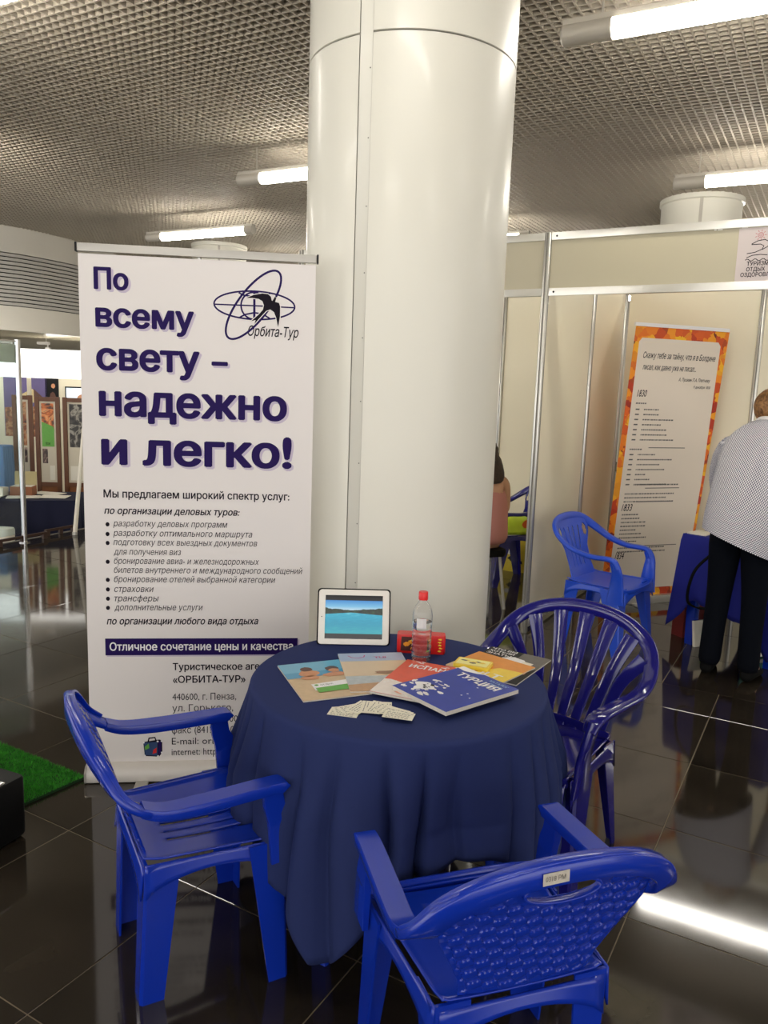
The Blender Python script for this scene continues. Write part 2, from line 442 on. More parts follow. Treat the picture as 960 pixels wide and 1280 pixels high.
for a0, a1, b0, b1, c in cells:
    q = [AD*(x)+BD*(y) for x, y in ((a0+G/2, b0+G/2), (a1-G/2, b0+G/2), (a1-G/2, b1-G/2), (a0+G/2, b1-G/2))]
    pl = clip([Vector((v.x, v.y)) for v in q])
    if len(pl) < 3: continue
    whole = len(pl) == 4 and all(abs(pl[j].x-q[j].x) < 1e-6 for j in range(4))
    def prism(mb, pts):
        n = len(pts); ch = .001
        cx = sum(p.x for p in pts)/n; cy = sum(p.y for p in pts)/n
        ins = [(p.x+(cx-p.x)*.004, p.y+(cy-p.y)*.004) for p in pts]
        vs = [(p.x, p.y, -.008) for p in pts]+[(p.x, p.y, -ch) for p in pts]+[(x, y, 0) for x, y in ins]
        fs = [tuple(range(2*n, 3*n))]
        for r in (0, n):
            fs += [(r+j, r+(j+1) % n, r+n+(j+1) % n, r+n+j) for j in range(n)]
        mb.add(vs, fs)
    if in_view(c) and cnt < 300:
        cnt += 1
        if whole:
            key = round(a1-a0, 3)
            if key not in full:
                mb = MB(); prism(mb, [Vector((v.x-c.x, v.y-c.y)) for v in q]); full[key] = mb.mesh('tile', TILE)
            o = obj('tile', full[key], floor, (c.x, c.y, 0))
        else:
            mb = MB(); prism(mb, [Vector((v.x-c.x, v.y-c.y)) for v in pl]); o = mb.build('tile', TILE, floor, loc=(c.x, c.y, 0))
    else: prism(stuff, pl)
o = stuff.build('outlying_tiles', TILE, floor); o['kind'] = 'stuff'
box1('floor_edge_trim', (EDGE_P.x-EDGE_D.y*0+2.0*EDGE_D.x, EDGE_P.y+2.0*EDGE_D.y, -.002), (14, .04, .012), ALU_D, floor, rz=math.atan2(EDGE_D.y, EDGE_D.x))
# lower hall floor
LOW = -.42
b = MB(); b.poly([(-30, -4, LOW), (6, -4, LOW), (6, 30, LOW), (-30, 30, LOW)])
struct(b.build('floor_lower', mat('dark polished stone', srgb(40, 34, 28), .15, noise=.2)))

# ceiling: open-cell grid under a dark slab
CZ = 3.8; SP = .067
ceil_ = struct(box1('ceiling', (0, 8, 4.75), (40, 36, .1), SLAB))
BULK_PATH = [(-12.5, 10.6), (-9.5, 10.9), (-7.4, 11.35), (-6.3, 11.8), (-5.75, 12.2), (-5.4, 12.75), (-5.15, 13.4), (-4.95, 14.4), (-4.8, 16.0), (-4.7, 19.5)]
for nm, D1, D2, rng1, rng2 in (('cross_strips', AD, BD, (-4.0, 19.0), (-9.5, 13.5)), ('long_strips', BD, AD, (-9.5, 13.5), (-4.0, 19.0))):
    mb = MB(); k = rng1[0]
    while k < rng1[1]:
        c = D1*k+D2*((rng2[0]+rng2[1])/2)
        ang = math.atan2(D2.y, D2.x)
        L = rng2[1]-rng2[0]
        h = .040 if nm[0] == 'c' else .0396
        p0 = D1*k+D2*rng2[0]; p1 = D1*k+D2*rng2[1]; n = D1*.0055
        z0, z1 = CZ+(0 if nm[0] == 'c' else .0003), CZ+h
        mb.add([p0-n+Vector((0, 0, z1)), p0-n+Vector((0, 0, z0)), p0+n+Vector((0, 0, z0)), p0+n+Vector((0, 0, z1)),
                p1-n+Vector((0, 0, z1)), p1-n+Vector((0, 0, z0)), p1+n+Vector((0, 0, z0)), p1+n+Vector((0, 0, z1))],
               [(0, 1, 5, 4), (1, 2, 6, 5), (2, 3, 7, 6)])
        k += SP
    o = mb.build(nm, GRID, ceil_); o['kind'] = 'stuff'

# curved bulkhead on the left with a louvre band
def wall_strip(path, z0, z1, th=0.02, off=0.0):
    """vertical band along a plan path, front face displaced by off towards +x side"""
    mb = MB(); n = len(path); N = []
    for i in range(n):
        a = Vector(path[max(0, i-1)]); c = Vector(path[min(n-1, i+1)]); t = (c-a).normalized(); N.append(Vector((t.y, -t.x)))
    vs = []
    for i in range(n):
        p = Vector(path[i]); f = p+N[i]*off; g = f-N[i]*th
        vs += [(f.x, f.y, z0), (f.x, f.y, z1), (g.x, g.y, z1), (g.x, g.y, z0)]
    fs = []
    for i in range(n-1):
        for k in range(4): fs.append((i*4+k, i*4+(k+1) % 4, (i+1)*4+(k+1) % 4, (i+1)*4+k))
    fs += [(0, 1, 2, 3), tuple(4*(n-1)+k for k in (3, 2, 1, 0))]
    mb.add(vs, fs); return mb
def smooth_path(path, sub=5):
    P = [Vector(p) for p in path]; out = []
    for i in range(len(P)-1):
        a, b_, c, d = P[max(0, i-1)], P[i], P[i+1], P[min(len(P)-1, i+2)]
        for k in range(sub):
            t = k/sub; out.append(tuple(.5*((2*b_)+(c-a)*t+(2*a-5*b_+4*c-d)*t*t+(3*b_-a-3*c+d)*t**3)))
    out.append(tuple(P[-1])); return out
BP = smooth_path(BULK_PATH)
mb = wall_strip(BP, 3.42, 4.2, .12); x = wall_strip(BP, 2.28, 2.64, .12); mb.add(x.v, x.f)
wl = struct(mb.build('wall_left', BULK, smooth=30))
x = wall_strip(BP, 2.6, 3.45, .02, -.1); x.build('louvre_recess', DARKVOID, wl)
zs = 2.66
for k in range(13):
    wall_strip(BP, 2.652+k*.0592, 2.652+k*.0592+.044, .025, 0.004).build('slat', SLAT, wl, smooth=30)
# soffit beyond the bulkhead
b = MB(); pts = [(p[0], p[1], 2.285) for p in BP]; b.poly(pts+[(-4.7, 30, 2.285), (-30, 30, 2.285), (-30, 10.6, 2.285)])
struct(b.build('ceiling_lower', mat('glossy cream soffit', srgb(206, 196, 166), .25, noise=.05)))
# closing walls
b = MB(); b.poly([(-30, 24, LOW), (-3, 24, LOW), (-3, 24, 4.6), (-30, 24, 4.6)]); struct(b.build('wall_far_hall', mat('cream far wall', srgb(214, 206, 188), .7)))
b = MB(); b.poly([(-6, 19.5, LOW), (15, 19.5, LOW), (15, 19.5, 4.7), (-6, 19.5, 4.7)]); struct(b.build('wall_back', mat('warm white wall', srgb(206, 200, 188), .7)))
b = MB(); b.poly([(13.5, -5, 0), (13.5, 19.5, 0), (13.5, 19.5, 4.7), (13.5, -5, 4.7)]); struct(b.build('wall_right', mat('pale grey wall', srgb(196, 190, 178), .7)))

# round columns
def column(x, y, r, seam_ang, ring_z, ztop, label, loc_seams=True):
    t = thing('round_column', label, 'column', (x, y, 0))
    for (z0, z1) in ((0.0, ring_z-.002), (ring_z+.002, ztop)):
        for s0, s1 in ((seam_ang+.055/r*.5, seam_ang+PI-.055/r*.5), (seam_ang+PI+.055/r*.5, seam_ang+2*PI-.055/r*.5)):
            mb = MB(); mb.lathe([(r-.006, z0), (r, z0+.002), (r, z1-.002), (r-.006, z1)], 72, a0=s0, a1=s1)
            mb.build('cladding_shell', WHITE_PAINT, t, smooth=40)
    for s0 in (seam_ang, seam_ang+PI):
        mb = MB(); hw = .0255/r
        mb.lathe([(r-.004, 0), (r-.003, .001), (r-.003, ztop), (r-.004, ztop)], 3, a0=s0-hw, a1=s0+hw)
        st = mb.build('seam_strip', WHITE_PAINT, t, smooth=60)
        if loc_seams:
            for k in range(int(ztop/.24)):
                c = Vector((math.cos(s0+hw*.7), math.sin(s0+hw*.7), 0)); p = c*(r-.004); p.z = .1+k*.24
                q = MB(); q.tube(p, p+c*.0025, .003, .002, 8); q.build('rivet', ALU_D, st)
    mb = MB(); mb.lathe([(r-.012, 0), (r-.012, ztop)], 64); mb.build('core', SEAM, t, smooth=60)
    mb = MB(); mb.lathe([(r+.015, CZ-.03), (r+.018, CZ-.02), (r+.018, CZ+.0), (r-.002, CZ+.0)], 64); mb.build('ceiling_collar', WHITE_PAINT, t, smooth=40)
    return t
column(.055, 3.45, .42, R(-90-25), 2.86, 4.7, 'large glossy white round column standing behind the round table')
def far_column(x, y, label):
    t = thing('round_column', label, 'column', (x, y, 0)); r = .43
    mb = MB(); mb.lathe([(r, 0), (r, 4.7)], 48); mb.build('cladding_shell', WHITE_PAINT, t, smooth=60)
    mb = MB(); a = math.atan2(-y, -x); mb.lathe([(r+.003, 0), (r+.003, 4.7)], 2, a0=a-.05, a1=a+.03); mb.build('seam_strip', SEAM, t)
    mb = MB(); mb.lathe([(r, CZ-.06), (r+.02, CZ-.05), (r+.02, CZ), (r, CZ)], 48); mb.build('ceiling_collar', WHITE_PAINT, t, smooth=40)
far_column(3.46, 9.30, 'distant white column seen above the booth fascia on the right')
far_column(-2.83, 13.30, 'distant white column whose top shows above the left roll-up banner')

# suspended tube lamps
TUBEM = mat('glowing tube diffuser', (1.0, .955, .87, 1), .5, emit=TUBE)
HOUS = mat('grey lamp housing', srgb(190, 184, 172), .4, metal=.1)
def lamp(x, y, label, group=None, z=3.515):
    t = thing('tube_lamp', label, 'lamp', (x, y, z), -TH+R(2.0), group)
    mb = MB(); mb.tube((.0, 0, 0), (.26, 0, 0), .056, n=20); mb.tube((1.66, 0, 0), (1.78, 0, 0), .056, n=20)
    mb.box((.89, 0, .052), (1.78, .075, .03)); mb.build('housing', HOUS, t, smooth=40)
    mb = MB(); mb.tube((.262, 0, -.004), (1.658, 0, -.004), .052, n=20); mb.build('diffuser', TUBEM, t, smooth=40)
    for xx in (.2, 1.62):
        mb = MB(); mb.tube((xx, 0, .06), (xx, 0, .284), .006, n=8); mb.tube((xx, 0, .06), (xx, 0, .085), .018, .008, n=10); mb.build('suspension_rod', HOUS, t, smooth=40)
    mb = MB(); mb.tube((-.012, 0, 0), (0, 0, 0), .045, .056, n=20); mb.build('end_cap', HOUS, t, smooth=40)
    return t
u_ = Vector((math.cos(-TH), math.sin(-TH))); v_ = Vector((math.sin(TH), math.cos(TH)))
S0 = Vector((.885, 4.60))
seen = {(0, 0): 'nearest glowing tube lamp at the top right of the ceiling', (0, 1): 'glowing tube lamp above the distant right column',
        (-1, 0): 'glowing tube lamp partly hidden behind the left side of the big column', (-2, 1): 'glowing tube lamp above the left roll-up banner',
        (-1, 1): 'glowing tube lamp low behind the booth post right of the column', (-1, -1): 'glowing tube lamp cut by the top left corner of the picture'}
real = {(0, 0): (.89, 4.62), (0, 1): (2.53, 7.50), (-1, 0): (-1.49, 7.92), (-2, 1): (-3.34, 11.13), (-1, 1): (.10, 10.95), (-1, -1): (-3.30, 4.99)}
for i in range(-4, 4):
    for k in range(-3, 4):
        if (i, k) in real: x, y = real[(i, k)]
        else:
            p = S0+u_*(3.65*i)+v_*(3.3*k+(1.68 if i % 2 else 0)); x, y = p
        if y < -3.5 or y > 17 or x > 11: continue
        if x < -4.6 and y > 9.5: continue
        lb = seen.get((i, k))
        if lb: lamp(x, y, lb)
        else:
            side = ('left' if x < 0 else 'right'); fb = ('behind the viewer' if y < 1.5 else 'out of the picture')
            lamp(x, y, 'glowing tube lamp hanging under the grid ceiling outside the picture', 'unseen tube lamps of the hall')
for x, y in ((-11.5, 13.0), (-8.8, 12.9), (-6.4, 14.6), (-9.5, 16.0), (-13.0, 16.0)): lamp(x, y, 'unseen tube lamp added under the lower soffit to light the far hall', 'added tube lamps of the far hall', 2.0)  # added out of view to brighten the soffit, which otherwise gets no light
# ================================================================ BOOTH
U3 = Vector((math.cos(R(-30)), math.sin(R(-30)), 0)); V3 = Vector((math.sin(R(30)), math.cos(R(30)), 0))
P1 = Vector((.97, 5.12, 0))
def post(parent, p, z0, z1, rz=R(-30), w_=.044):
    mb = MB(); mb.rbox((p.x, p.y, (z0+z1)/2), (w_, w_, z1-z0), .014, rz, 3); o = mb.build('post', ALU, parent, smooth=50)
    g = MB()
    for k in range(4):
        a = rz+k*PI/2; g.box((p.x+math.cos(a)*w_/2, p.y+math.sin(a)*w_/2, (z0+z1)/2), (.0016, .009, z1-z0-.01), a)
    g.build('groove', ALU_D, o)
    return o
def run(t, A, B_, z0, z1, rail=.045, th=.012, inner=0.022, board=None):
    """one laminate board with rails between two posts"""
    d = (B_-A); L = d.length; ang = math.atan2(d.y, d.x); c = (A+B_)/2
    pn = MB(); pn.box((c.x, c.y, (z0+z1)/2), (L-2*inner+.004, .004, z1-z0-rail*1.2), ang); pn.build('panel', board or PANEL, t)
    for z in (z0+rail/2, z1-rail/2):
        r = MB(); r.rbox((c.x, c.y, z), (L-2*inner, .024, rail), .004, ang, 2); ro = r.build('rail', ALU, t, smooth=40)
        for s in (-1, 1):
            q = c+d.normalized()*s*(L/2-inner-.035); nn = Vector((d.normalized().y, -d.normalized().x, 0))
            k = MB(); k.tube((q.x+nn.x*.0115, q.y+nn.y*.0115, z), (q.x+nn.x*.0135, q.y+nn.y*.0135, z), .0065, n=10); k.build('lock_screw', BLACK, ro)
def partition(label, A, d, mods, z0, z1, extra=None, first=True, last=True, full=True):
    t = thing('booth_partition', label, 'partition', (0, 0, 0))
    x = 0; p = A.copy()
    if first: post(t, p, 0, 2.59)
    for i, L in enumerate(mods):
        q = p+d*L
        run(t, p, q, z0, z1)
        if extra: run(t, p, q, *extra)
        if i < len(mods)-1 or last: post(t, q, 0, z1 if not full else 2.59)
        p = q
    return t
# fascia (front frame)
fas = thing('booth_fascia', 'cream booth fascia on aluminium posts spanning above the booth openings', 'fascia')
post(fas, P1, 0, 2.59)
run(fas, P1, P1+U3*2.14, 2.205, 2.587, board=PANEL_F)
run(fas, P1, P1-U3*1.9, 2.205, 2.587, board=PANEL_F)
post(fas, P1+U3*2.14, 0, 2.59); post(fas, P1-U3*1.9, 0, 2.59)
partition('cream partition wall running back from the booth post between the two booths', P1+V3*.022, V3, [1.07, .96], 0.03, 2.50, first=False, full=False)
CR = P1+V3*2.03
pb = partition('cream back wall panels of the right booth behind the autumn leaf banner', CR+U3*.022, U3, [1.05, 1.05, 1.05], .03, 2.50, first=False, full=False)
partition('cream back wall panels of the left booth beside the seated woman', CR-U3*.022, -U3, [1.06, 1.05, 1.05], .03, 2.50, first=False, full=False)
# smudges and tape on the fascia
TAPE = mat('bright tape scrap', srgb(245, 243, 236), .3)
def fpt(u, z, off=.013): q = P1+U3*u-V3*off; return Vector((q.x, q.y, z))
for u, z, wd, h in ((.975, 2.541, .012, .012), (1.0, 2.54, .025, .01), (1.128, 2.538, .03, .008)):
    box1('tape_scrap', fpt(u, z, .004), (wd, .001, h), TAPE, fas, rz=R(-30))
# sign on fascia
SG = mat('pale lilac sign film', srgb(196, 184, 180), .35)
sg = thing('booth_sign', 'lilac sign with swimmer and sun line drawing at the right end of the fascia', 'sign', fpt(1.10, 2.25, .0), R(-30))
box1('sign_sheet', (.21, -.004, .144), (.42, .002, .288), SG, sg)
O = (0, -.0051, 0); EX = (1, 0, 0); EY = (0, 0, 1)
text('lettering', 'ТУРИЗМ', O, EX, EY, .055, .165, .085, .030, INK, sg, fat=.02)
text('lettering', 'ОТДЫХ', O, EX, EY, .055, .150, .055, .030, INK, sg, fat=.02)
text('lettering', 'ОЗДОРОВЛЕНИЕ', O, EX, EY, .028, .245, .026, .030, INK, sg, fat=.02)
wv = lambda pts, wd, nm='line_drawing', m_=INK: flat(nm, ringpoly(pts, wd), O, EX, EY, m_, sg, .0006)
wv([(.045+i*.008, .115+.006*math.sin(i*1.25)) for i in range(22)], .004)
wv([(.05, .128), (.08, .140), (.12, .143), (.155, .139)], .004)
wv([(.05, .15), (.09, .155), (.125, .17), (.133, .188), (.115, .198), (.07, .197)], .004)
wv([(.07, .200), (.10, .216), (.135, .221), (.165, .206)], .004)
wv([(.125, .168), (.15, .182), (.175, .21), (.20, .218)], .004)
flat('line_drawing', ell(.178, .212, .013, .011, n=16)[:-1], O, EX, EY, INK, sg, .0008)
PINK = mat('faded pink ink', srgb(180, 110, 112), .5)
wv(ell(.112, .246, .013, .013, n=20), .0035, m_=PINK)
wv(ell(.112, .246, .006, .006, n=12), .003, m_=PINK)
for k in range(9):
    a = 2*PI*k/9; wv([(.112+.019*math.cos(a), .246+.019*math.sin(a)), (.112+.029*math.cos(a), .246+.029*math.sin(a))], .0035, m_=PINK)

# ================================================================ MAIN ROLL-UP BANNER
B = thing('rollup_banner', 'tall white roll-up banner with violet Cyrillic headline left of the column', 'banner', (-1.143, 2.957, 0), R(6.807))
mb = MB(); mb.box((.431, 0, 1.055), (.862, .0012, 1.97)); mb.build('banner_sheet', BANNER, B)
mb = MB(); mb.rbox((.431, .002, 2.062), (.872, .022, .028), .006, 0, 3); bar = mb.build('top_rail', GREYBAR, B, smooth=40)
for xx in (-.006, .868): box1('end_cap', (xx, .002, 2.062), (.006, .026, .032), BLACK, bar)
mb = MB()
prof = [(-.046, .004), (-.05, .012), (-.05, .045), (-.035, .062), (-.004, .068), (.03, .066), (.05, .05), (.05, .012), (.046, .004)]
n = len(prof); mb.add([(x, y, z) for x in (-.006, .868) for y, z in prof], [tuple(range(n))[::-1], tuple(range(n, 2*n))]+[(i, (i+1) % n, n+(i+1) % n, n+i) for i in range(n)])
bs = mb.build('base_cassette', BASEM, B, smooth=50)
for xx in (-.010, .872):
    mb = MB(); mb.add([(xx+s*.004, y*1.06, z*1.04) for s in (-1, 1) for y, z in prof], [tuple(range(n))[::-1], tuple(range(n, 2*n))]+[(i, (i+1) % n, n+(i+1) % n, n+i) for i in range(n)]); mb.build('end_cap', GREYBAR, bs)
for xx in (.21, .65): bevel(box1('foot', (xx, -.09, .006), (.05, .26, .008), GREYBAR, B), .003)
mb = MB(); mb.tube((.431, .02, .06), (.431, .012, 2.05), .008, n=10); mb.build('support_pole', ALU, B, smooth=40)
BO = (0, -.0008, 0)
mats_s = {'H': (PURPLE, 0, .034), 'B': (INK, 0, .018), 'BI': (INK, .22, .020), 'I': (INK, .22, .003), 'N': (INK, 0, .004)}
for body, x0, z0, x1, z1, size, st in BANNER_LINES:
    mt, sh, ft = mats_s[st]
    if st == 'H':
        text('printed_halo', body, BO, EX, EY, x0+.006, x1+.008, (z0+z1)/2-.007, size, PURPLE2, B, off=.0004, fat=ft+.01, rot=0)
    text('lettering', body, BO, EX, EY, x0, x1, (z0+z1)/2, size, mt, B, off=.0012 if st == 'H' else .0006, shear=sh, fat=ft)
for x, z in BANNER_DOTS: flat('bullet', ell(x, z, .0075, .0085, n=16)[:-1], BO, EX, EY, INK, B, .0006)
flat('printed_bar', [(.072, .511), (.825, .511), (.825, .580), (.072, .580)], BO, EX, EY, PURPLE2, B, .0004)
flat('printed_bar', [(.0665, .517), (.818, .517), (.818, .586), (.0665, .586)], BO, EX, EY, PURPLE, B, .0008)
text('lettering', 'Отличное сочетание цены и качества', BO, EX, EY, .083, .800, .537, .045, PRWHITE, B, off=.0014, fat=.02)
# emblem: orbits, globe and swallow
def stroke(pts, wd, off=.0006): return flat('emblem_line', ringpoly(pts, wd), BO, EX, EY, PURPLE, B, off)
stroke(ell(.6352, 1.8837, .1495, .0515, 0, 64), .0062)
stroke(ell(.6308, 1.885, .1545, .0545, 53.5, 64), .0078, .0010)
stroke(ell(.6328, 1.8817, .0478, .0493, 0, 48), .006, .0008)
stroke([(.489, 1.8812), (.632, 1.8823), (.781, 1.8817)], .005, .0009)
stroke([(.634, 1.931), (.6345, 1.834)], .0085, .0011)
stroke([(.5765, 1.835), (.5996, 1.8484), (.6343, 1.8568), (.6646, 1.8535), (.6951, 1.8365)], .0058, .0012)
stroke([(.576, 1.927), (.5945, 1.9188), (.6324, 1.9151), (.6639, 1.9184), (.6917, 1.9297)], .0058, .0012)
flat('emblem_swallow', ringpoly(SWALLOW+[SWALLOW[0]], .006), BO, EX, EY, BANNER, B, .0014)
flat('emblem_swallow', SWALLOW, BO, EX, EY, INK, B, .0018)
text('lettering', 'Орбита-Тур', BO, EX, EY, .611, .801, 1.7715, .052, INK, B, shear=.25, fat=.012)
# printed suitcase
SU = mat('teal blue ink', srgb(36, 66, 110), .5)
flat('suitcase_print', [(.212, .092), (.268, .088), (.281, .106), (.281, .156), (.270, .162), (.206, .152)], BO, EX, EY, INK, B, .0005)
flat('suitcase_print', [(.214, .096), (.262, .092), (.262, .152), (.209, .149)], BO, EX, EY, SU, B, .0008)
flat('suitcase_print', [(.265, .093), (.277, .107), (.277, .152), (.265, .156)], BO, EX, EY, PURPLE, B, .0008)
flat('suitcase_print', ringpoly([(.226, .153), (.229, .168), (.252, .171), (.257, .156)], .006), BO, EX, EY, INK, B, .0008)
flat('suitcase_print', [(.242, .100), (.258, .106), (.259, .128), (.246, .118)], BO, EX, EY, RED, B, .0011)
flat('suitcase_print', [(.214, .118), (.230, .126), (.228, .146), (.212, .132)], BO, EX, EY, GREENP, B, .0011)
for q in ((.212, .094), (.264, .091), (.208, .150), (.263, .154), (.279, .106), (.279, .155)): flat('suitcase_print', ell(q[0], q[1], .004, .004, n=10)[:-1], BO, EX, EY, PRWHITE, B, .0014)

# ================================================================ AUTUMN BANNER IN THE BOOTH (leans sideways)
W2 = thing('rollup_banner', 'tall banner with autumn leaf border and cream text sheet inside the right booth', 'banner', (1.674, 5.872, 0), R(20))
SH = .064
def leaves():
    m = bpy.data.materials.new('autumn leaf print'); m.use_nodes = True; nt = m.node_tree; p = nt.nodes['Principled BSDF']; p.inputs['Roughness'].default_value = .45
    tc = nt.nodes.new('ShaderNodeTexCoord'); n = nt.nodes.new('ShaderNodeTexNoise'); n.inputs['Scale'].default_value = 14; n.inputs['Distortion'].default_value = 1.2
    nt.links.new(tc.outputs['Object'], n.inputs['Vector'])
    mx = nt.nodes.new('ShaderNodeVectorMath'); mx.operation = 'MULTIPLY_ADD'; mx.inputs[1].default_value = (.05, .05, .05)
    nt.links.new(n.outputs['Color'], mx.inputs[0]); nt.links.new(tc.outputs['Object'], mx.inputs[2])
    v = nt.nodes.new('ShaderNodeTexVoronoi'); v.inputs['Scale'].default_value = 15; nt.links.new(mx.outputs['Vector'], v.inputs['Vector'])
    cr = nt.nodes.new('ShaderNodeValToRGB'); e = cr.color_ramp.elements
    for _ in range(5): e.new(.5)
    for i, (q, c) in enumerate([(0, srgb(70, 30, 14)), (.2, srgb(180, 44, 16)), (.35, srgb(224, 96, 20)), (.5, srgb(240, 140, 24)), (.62, srgb(246, 190, 30)), (.8, srgb(216, 80, 18)), (1, srgb(110, 52, 20))]):
        e[i].position = q; e[i].color = c
    nt.links.new(v.outputs['Color'], cr.inputs['Fac']); nt.links.new(cr.outputs['Color'], p.inputs['Base Color'])
    return m
LEAF = leaves()
CREAM = mat('cream printed sheet', srgb(226, 214, 198), .5, noise=.02, nscale=4)
sx = lambda x, z: (x+z*SH, z)
mb = MB()
q0 = [sx(.0, .05), sx(.81, .05), sx(.868, 2.12), sx(.002, 2.12)]
mb.add([(x, y, z) for y in (-.0006, .0006) for x, z in q0], [(0, 1, 2, 3), (7, 6, 5, 4), (0, 4, 5, 1), (1, 5, 6, 2), (2, 6, 7, 3), (3, 7, 4, 0)])
mb.build('banner_sheet', LEAF, W2)
flat('text_sheet', [sx(.060, .12), sx(.785, .12), sx(.81, 1.0), sx(.800, 2.0), sx(.775, 2.03), sx(.07, 2.03), sx(.046, 2.0)], BO, EX, EY, CREAM, W2, .0008)
box1('top_rail', (.135+.426, 0, 2.125), (.868, .02, .026), PRWHITE, W2)
mb = MB(); mb.rbox((.41, 0, .032), (.84, .085, .062), .02, 0, 4); mb.build('base_cassette', ALU, W2, smooth=50)
box1('foot', (.3, -.1, .005), (.06, .16, .008), ALU, W2)
t2 = lambda s_, x0, x1, z, sz, fat=.012, sh=.35: text('lettering', s_, BO, EX, EY, x0+z*SH, x1+z*SH, z, sz, INK, W2, off=.0014, shear=sh, fat=fat)
t2('Скажу тебе за тайну, что я в Болдине', .10, .77, 1.885, .062)
t2('писал, как давно уже не писал...', .11, .60, 1.80, .058)
t2('А. Пушкин П.А. Плетневу', .45, .75, 1.725, .035)
t2('9 декабря 1830', .60, .76, 1.675, .028)
t2('1830', .09, .18, 1.60, .072); t2('1833', .09, .19, .735, .075); t2('1834', .09, .175, .36, .075)
rnd = random.Random(3)
def lines(z0, z1, dz, xa, lens, col=True):
    z = z0; mb = MB()
    while z > z1:
        def word(x, w_):
            x0, zz = x+z*SH, z; mb.poly([(x0, -.0022, zz), (x0+w_, -.0022, zz), (x0+w_+.002, -.0022, zz+.010), (x0+.002, -.0022, zz+.010)])
        if col: word(xa-.075, .035)
        x = xa; end = xa+rnd.uniform(*lens)
        while x < end:
            w_ = rnd.uniform(.006, .022); word(x, w_); x += w_+.005
        z -= dz
    o = mb.build('small_print', GREYP, W2); o['kind'] = 'stuff'
lines(1.50, 1.24, .038, .17, (.08, .30)); lines(1.16, .93, .038, .17, (.08, .32))
lines(.93, .90, .038, .17, (.4, .45), False); lines(.86, .78, .03, .10, (.3, .6), False)
lines(1.545, 1.53, .038, .09, (.09, .1), False); lines(1.20, 1.19, .038, .09, (.09, .1), False)
for z, xa, xb in ((1.215, .26, .60), (.905, .28, .60), (.80, .22, .55), (.455, .30, .65)):
    flat('printed_rule', [sx(xa, z), sx(xb, z), sx(xb, z+.006), sx(xa, z+.006)], BO, EX, EY, GREYP, W2, .0014)
lines(.70, .46, .03, .10, (.12, .28), False); lines(.44, .39, .03, .10, (.3, .45), False)

# ================================================================ ROUND TABLE, CLOTH
TZ = .715; TC = (.062, 2.295); TR = .445
t = thing('round_table', 'round blue plastic table hidden under the navy tablecloth', 'table', (TC[0], TC[1], 0))
mb = MB(); mb.lathe([(0, TZ-.028), (TR-.02, TZ-.028), (TR-.006, TZ-.022), (TR-.004, TZ-.008), (TR-.012, TZ-.004), (0, TZ-.004)], 64); mb.build('tabletop', CHBLUE, t, smooth=40)
mb = MB(); mb.lathe([(TR-.07, TZ-.07), (TR-.06, TZ-.028), (TR-.075, TZ-.028), (TR-.08, TZ-.07)], 48); mb.build('apron', CHBLUE, t, smooth=40)
for k in range(4):
    a = R(58+90*k); c, s = math.cos(a), math.sin(a)
    mb = MB(); mb.strap([(c*.30, s*.30, TZ-.03), (c*.335, s*.335, .35), (c*.37, s*.37, 0.0)], [(-s, c, 0)]*3, [.085, .07, .05], [.03, .028, .026]); mb.build('leg', CHBLUE, t, smooth=50)
rnd = random.Random(11)
NPH = 720; CA = R(248)      # direction of the cloth corner that hangs lowest
side = .765
def edge_d(ph):
    q = (ph-CA+PI/4) % (PI/2)-PI/4    # 0 at corner direction
    qq = PI/4-abs(q)
    d = side/math.cos(qq)
    return min(d, side*1.36)
def fold(ph):
    phs = 13*ph+.75*math.sin(2*ph+.6)+.55*math.sin(5*ph+1.9)+.35*math.sin(9*ph)
    dep = .62+.38*math.sin(3*ph+.4+1.5*math.sin(4*ph))
    return (1-2*abs(math.sin(phs))**.62)*-1*dep+.25*math.sin(27*ph+1.1)*dep
mb = MB(); vs = []; NR = 5; ND = 26
for i in range(NPH):
    ph = 2*PI*i/NPH; c, s = math.cos(ph), math.sin(ph); D = edge_d(ph)-TR; f = fold(ph)
    for k in range(NR):
        r = TR*(k/NR)*.985; vs.append((c*r, s*r, TZ))
    rb = .016
    for k in range(5):
        a = (PI/2)*k/4; vs.append((c*(TR-rb+rb*math.sin(a)+.004), s*(TR-rb+rb*math.sin(a)+.004), TZ-rb+rb*math.cos(a)))
    for k in range(1, ND+1):
        q = k/ND; dz = D*q; g = min(1, dz/.22)**.9
        amp = .042*g
        fl = math.copysign(abs(f)**.8, f)
        r = TR+.004+.03*g+.05*dz*g+amp*fl
        da = (ph-R(-72)+PI) % (2*PI)-PI
        r -= .045*g*math.exp(-(da/.45)**2)
        tw = .03*g*math.sin(9*ph+2.0+3*q)
        # horizontal fold crease left by ironing
        zc = TZ-rb-dz*.992
        r -= .004*math.exp(-((zc-.47)/.012)**2)
        vs.append((math.cos(ph+tw)*r, math.sin(ph+tw)*r, zc))
n = NR+5+ND; fs = []
for i in range(NPH):
    j = (i+1) % NPH
    for k in range(n-1):
        fs.append((i*n+k, j*n+k, j*n+k+1, i*n+k+1))
mb.add(vs, fs)
cl = mb.build('tablecloth', CLOTH, None, smooth=180, loc=(TC[0], TC[1], .0035)); sd = cl.modifiers.new('th', 'SOLIDIFY'); sd.thickness = .0012; sd.offset = 1
tag(cl, 'navy tablecloth falling in folds over the round table in the foreground', 'tablecloth')
TT = TZ+.0052
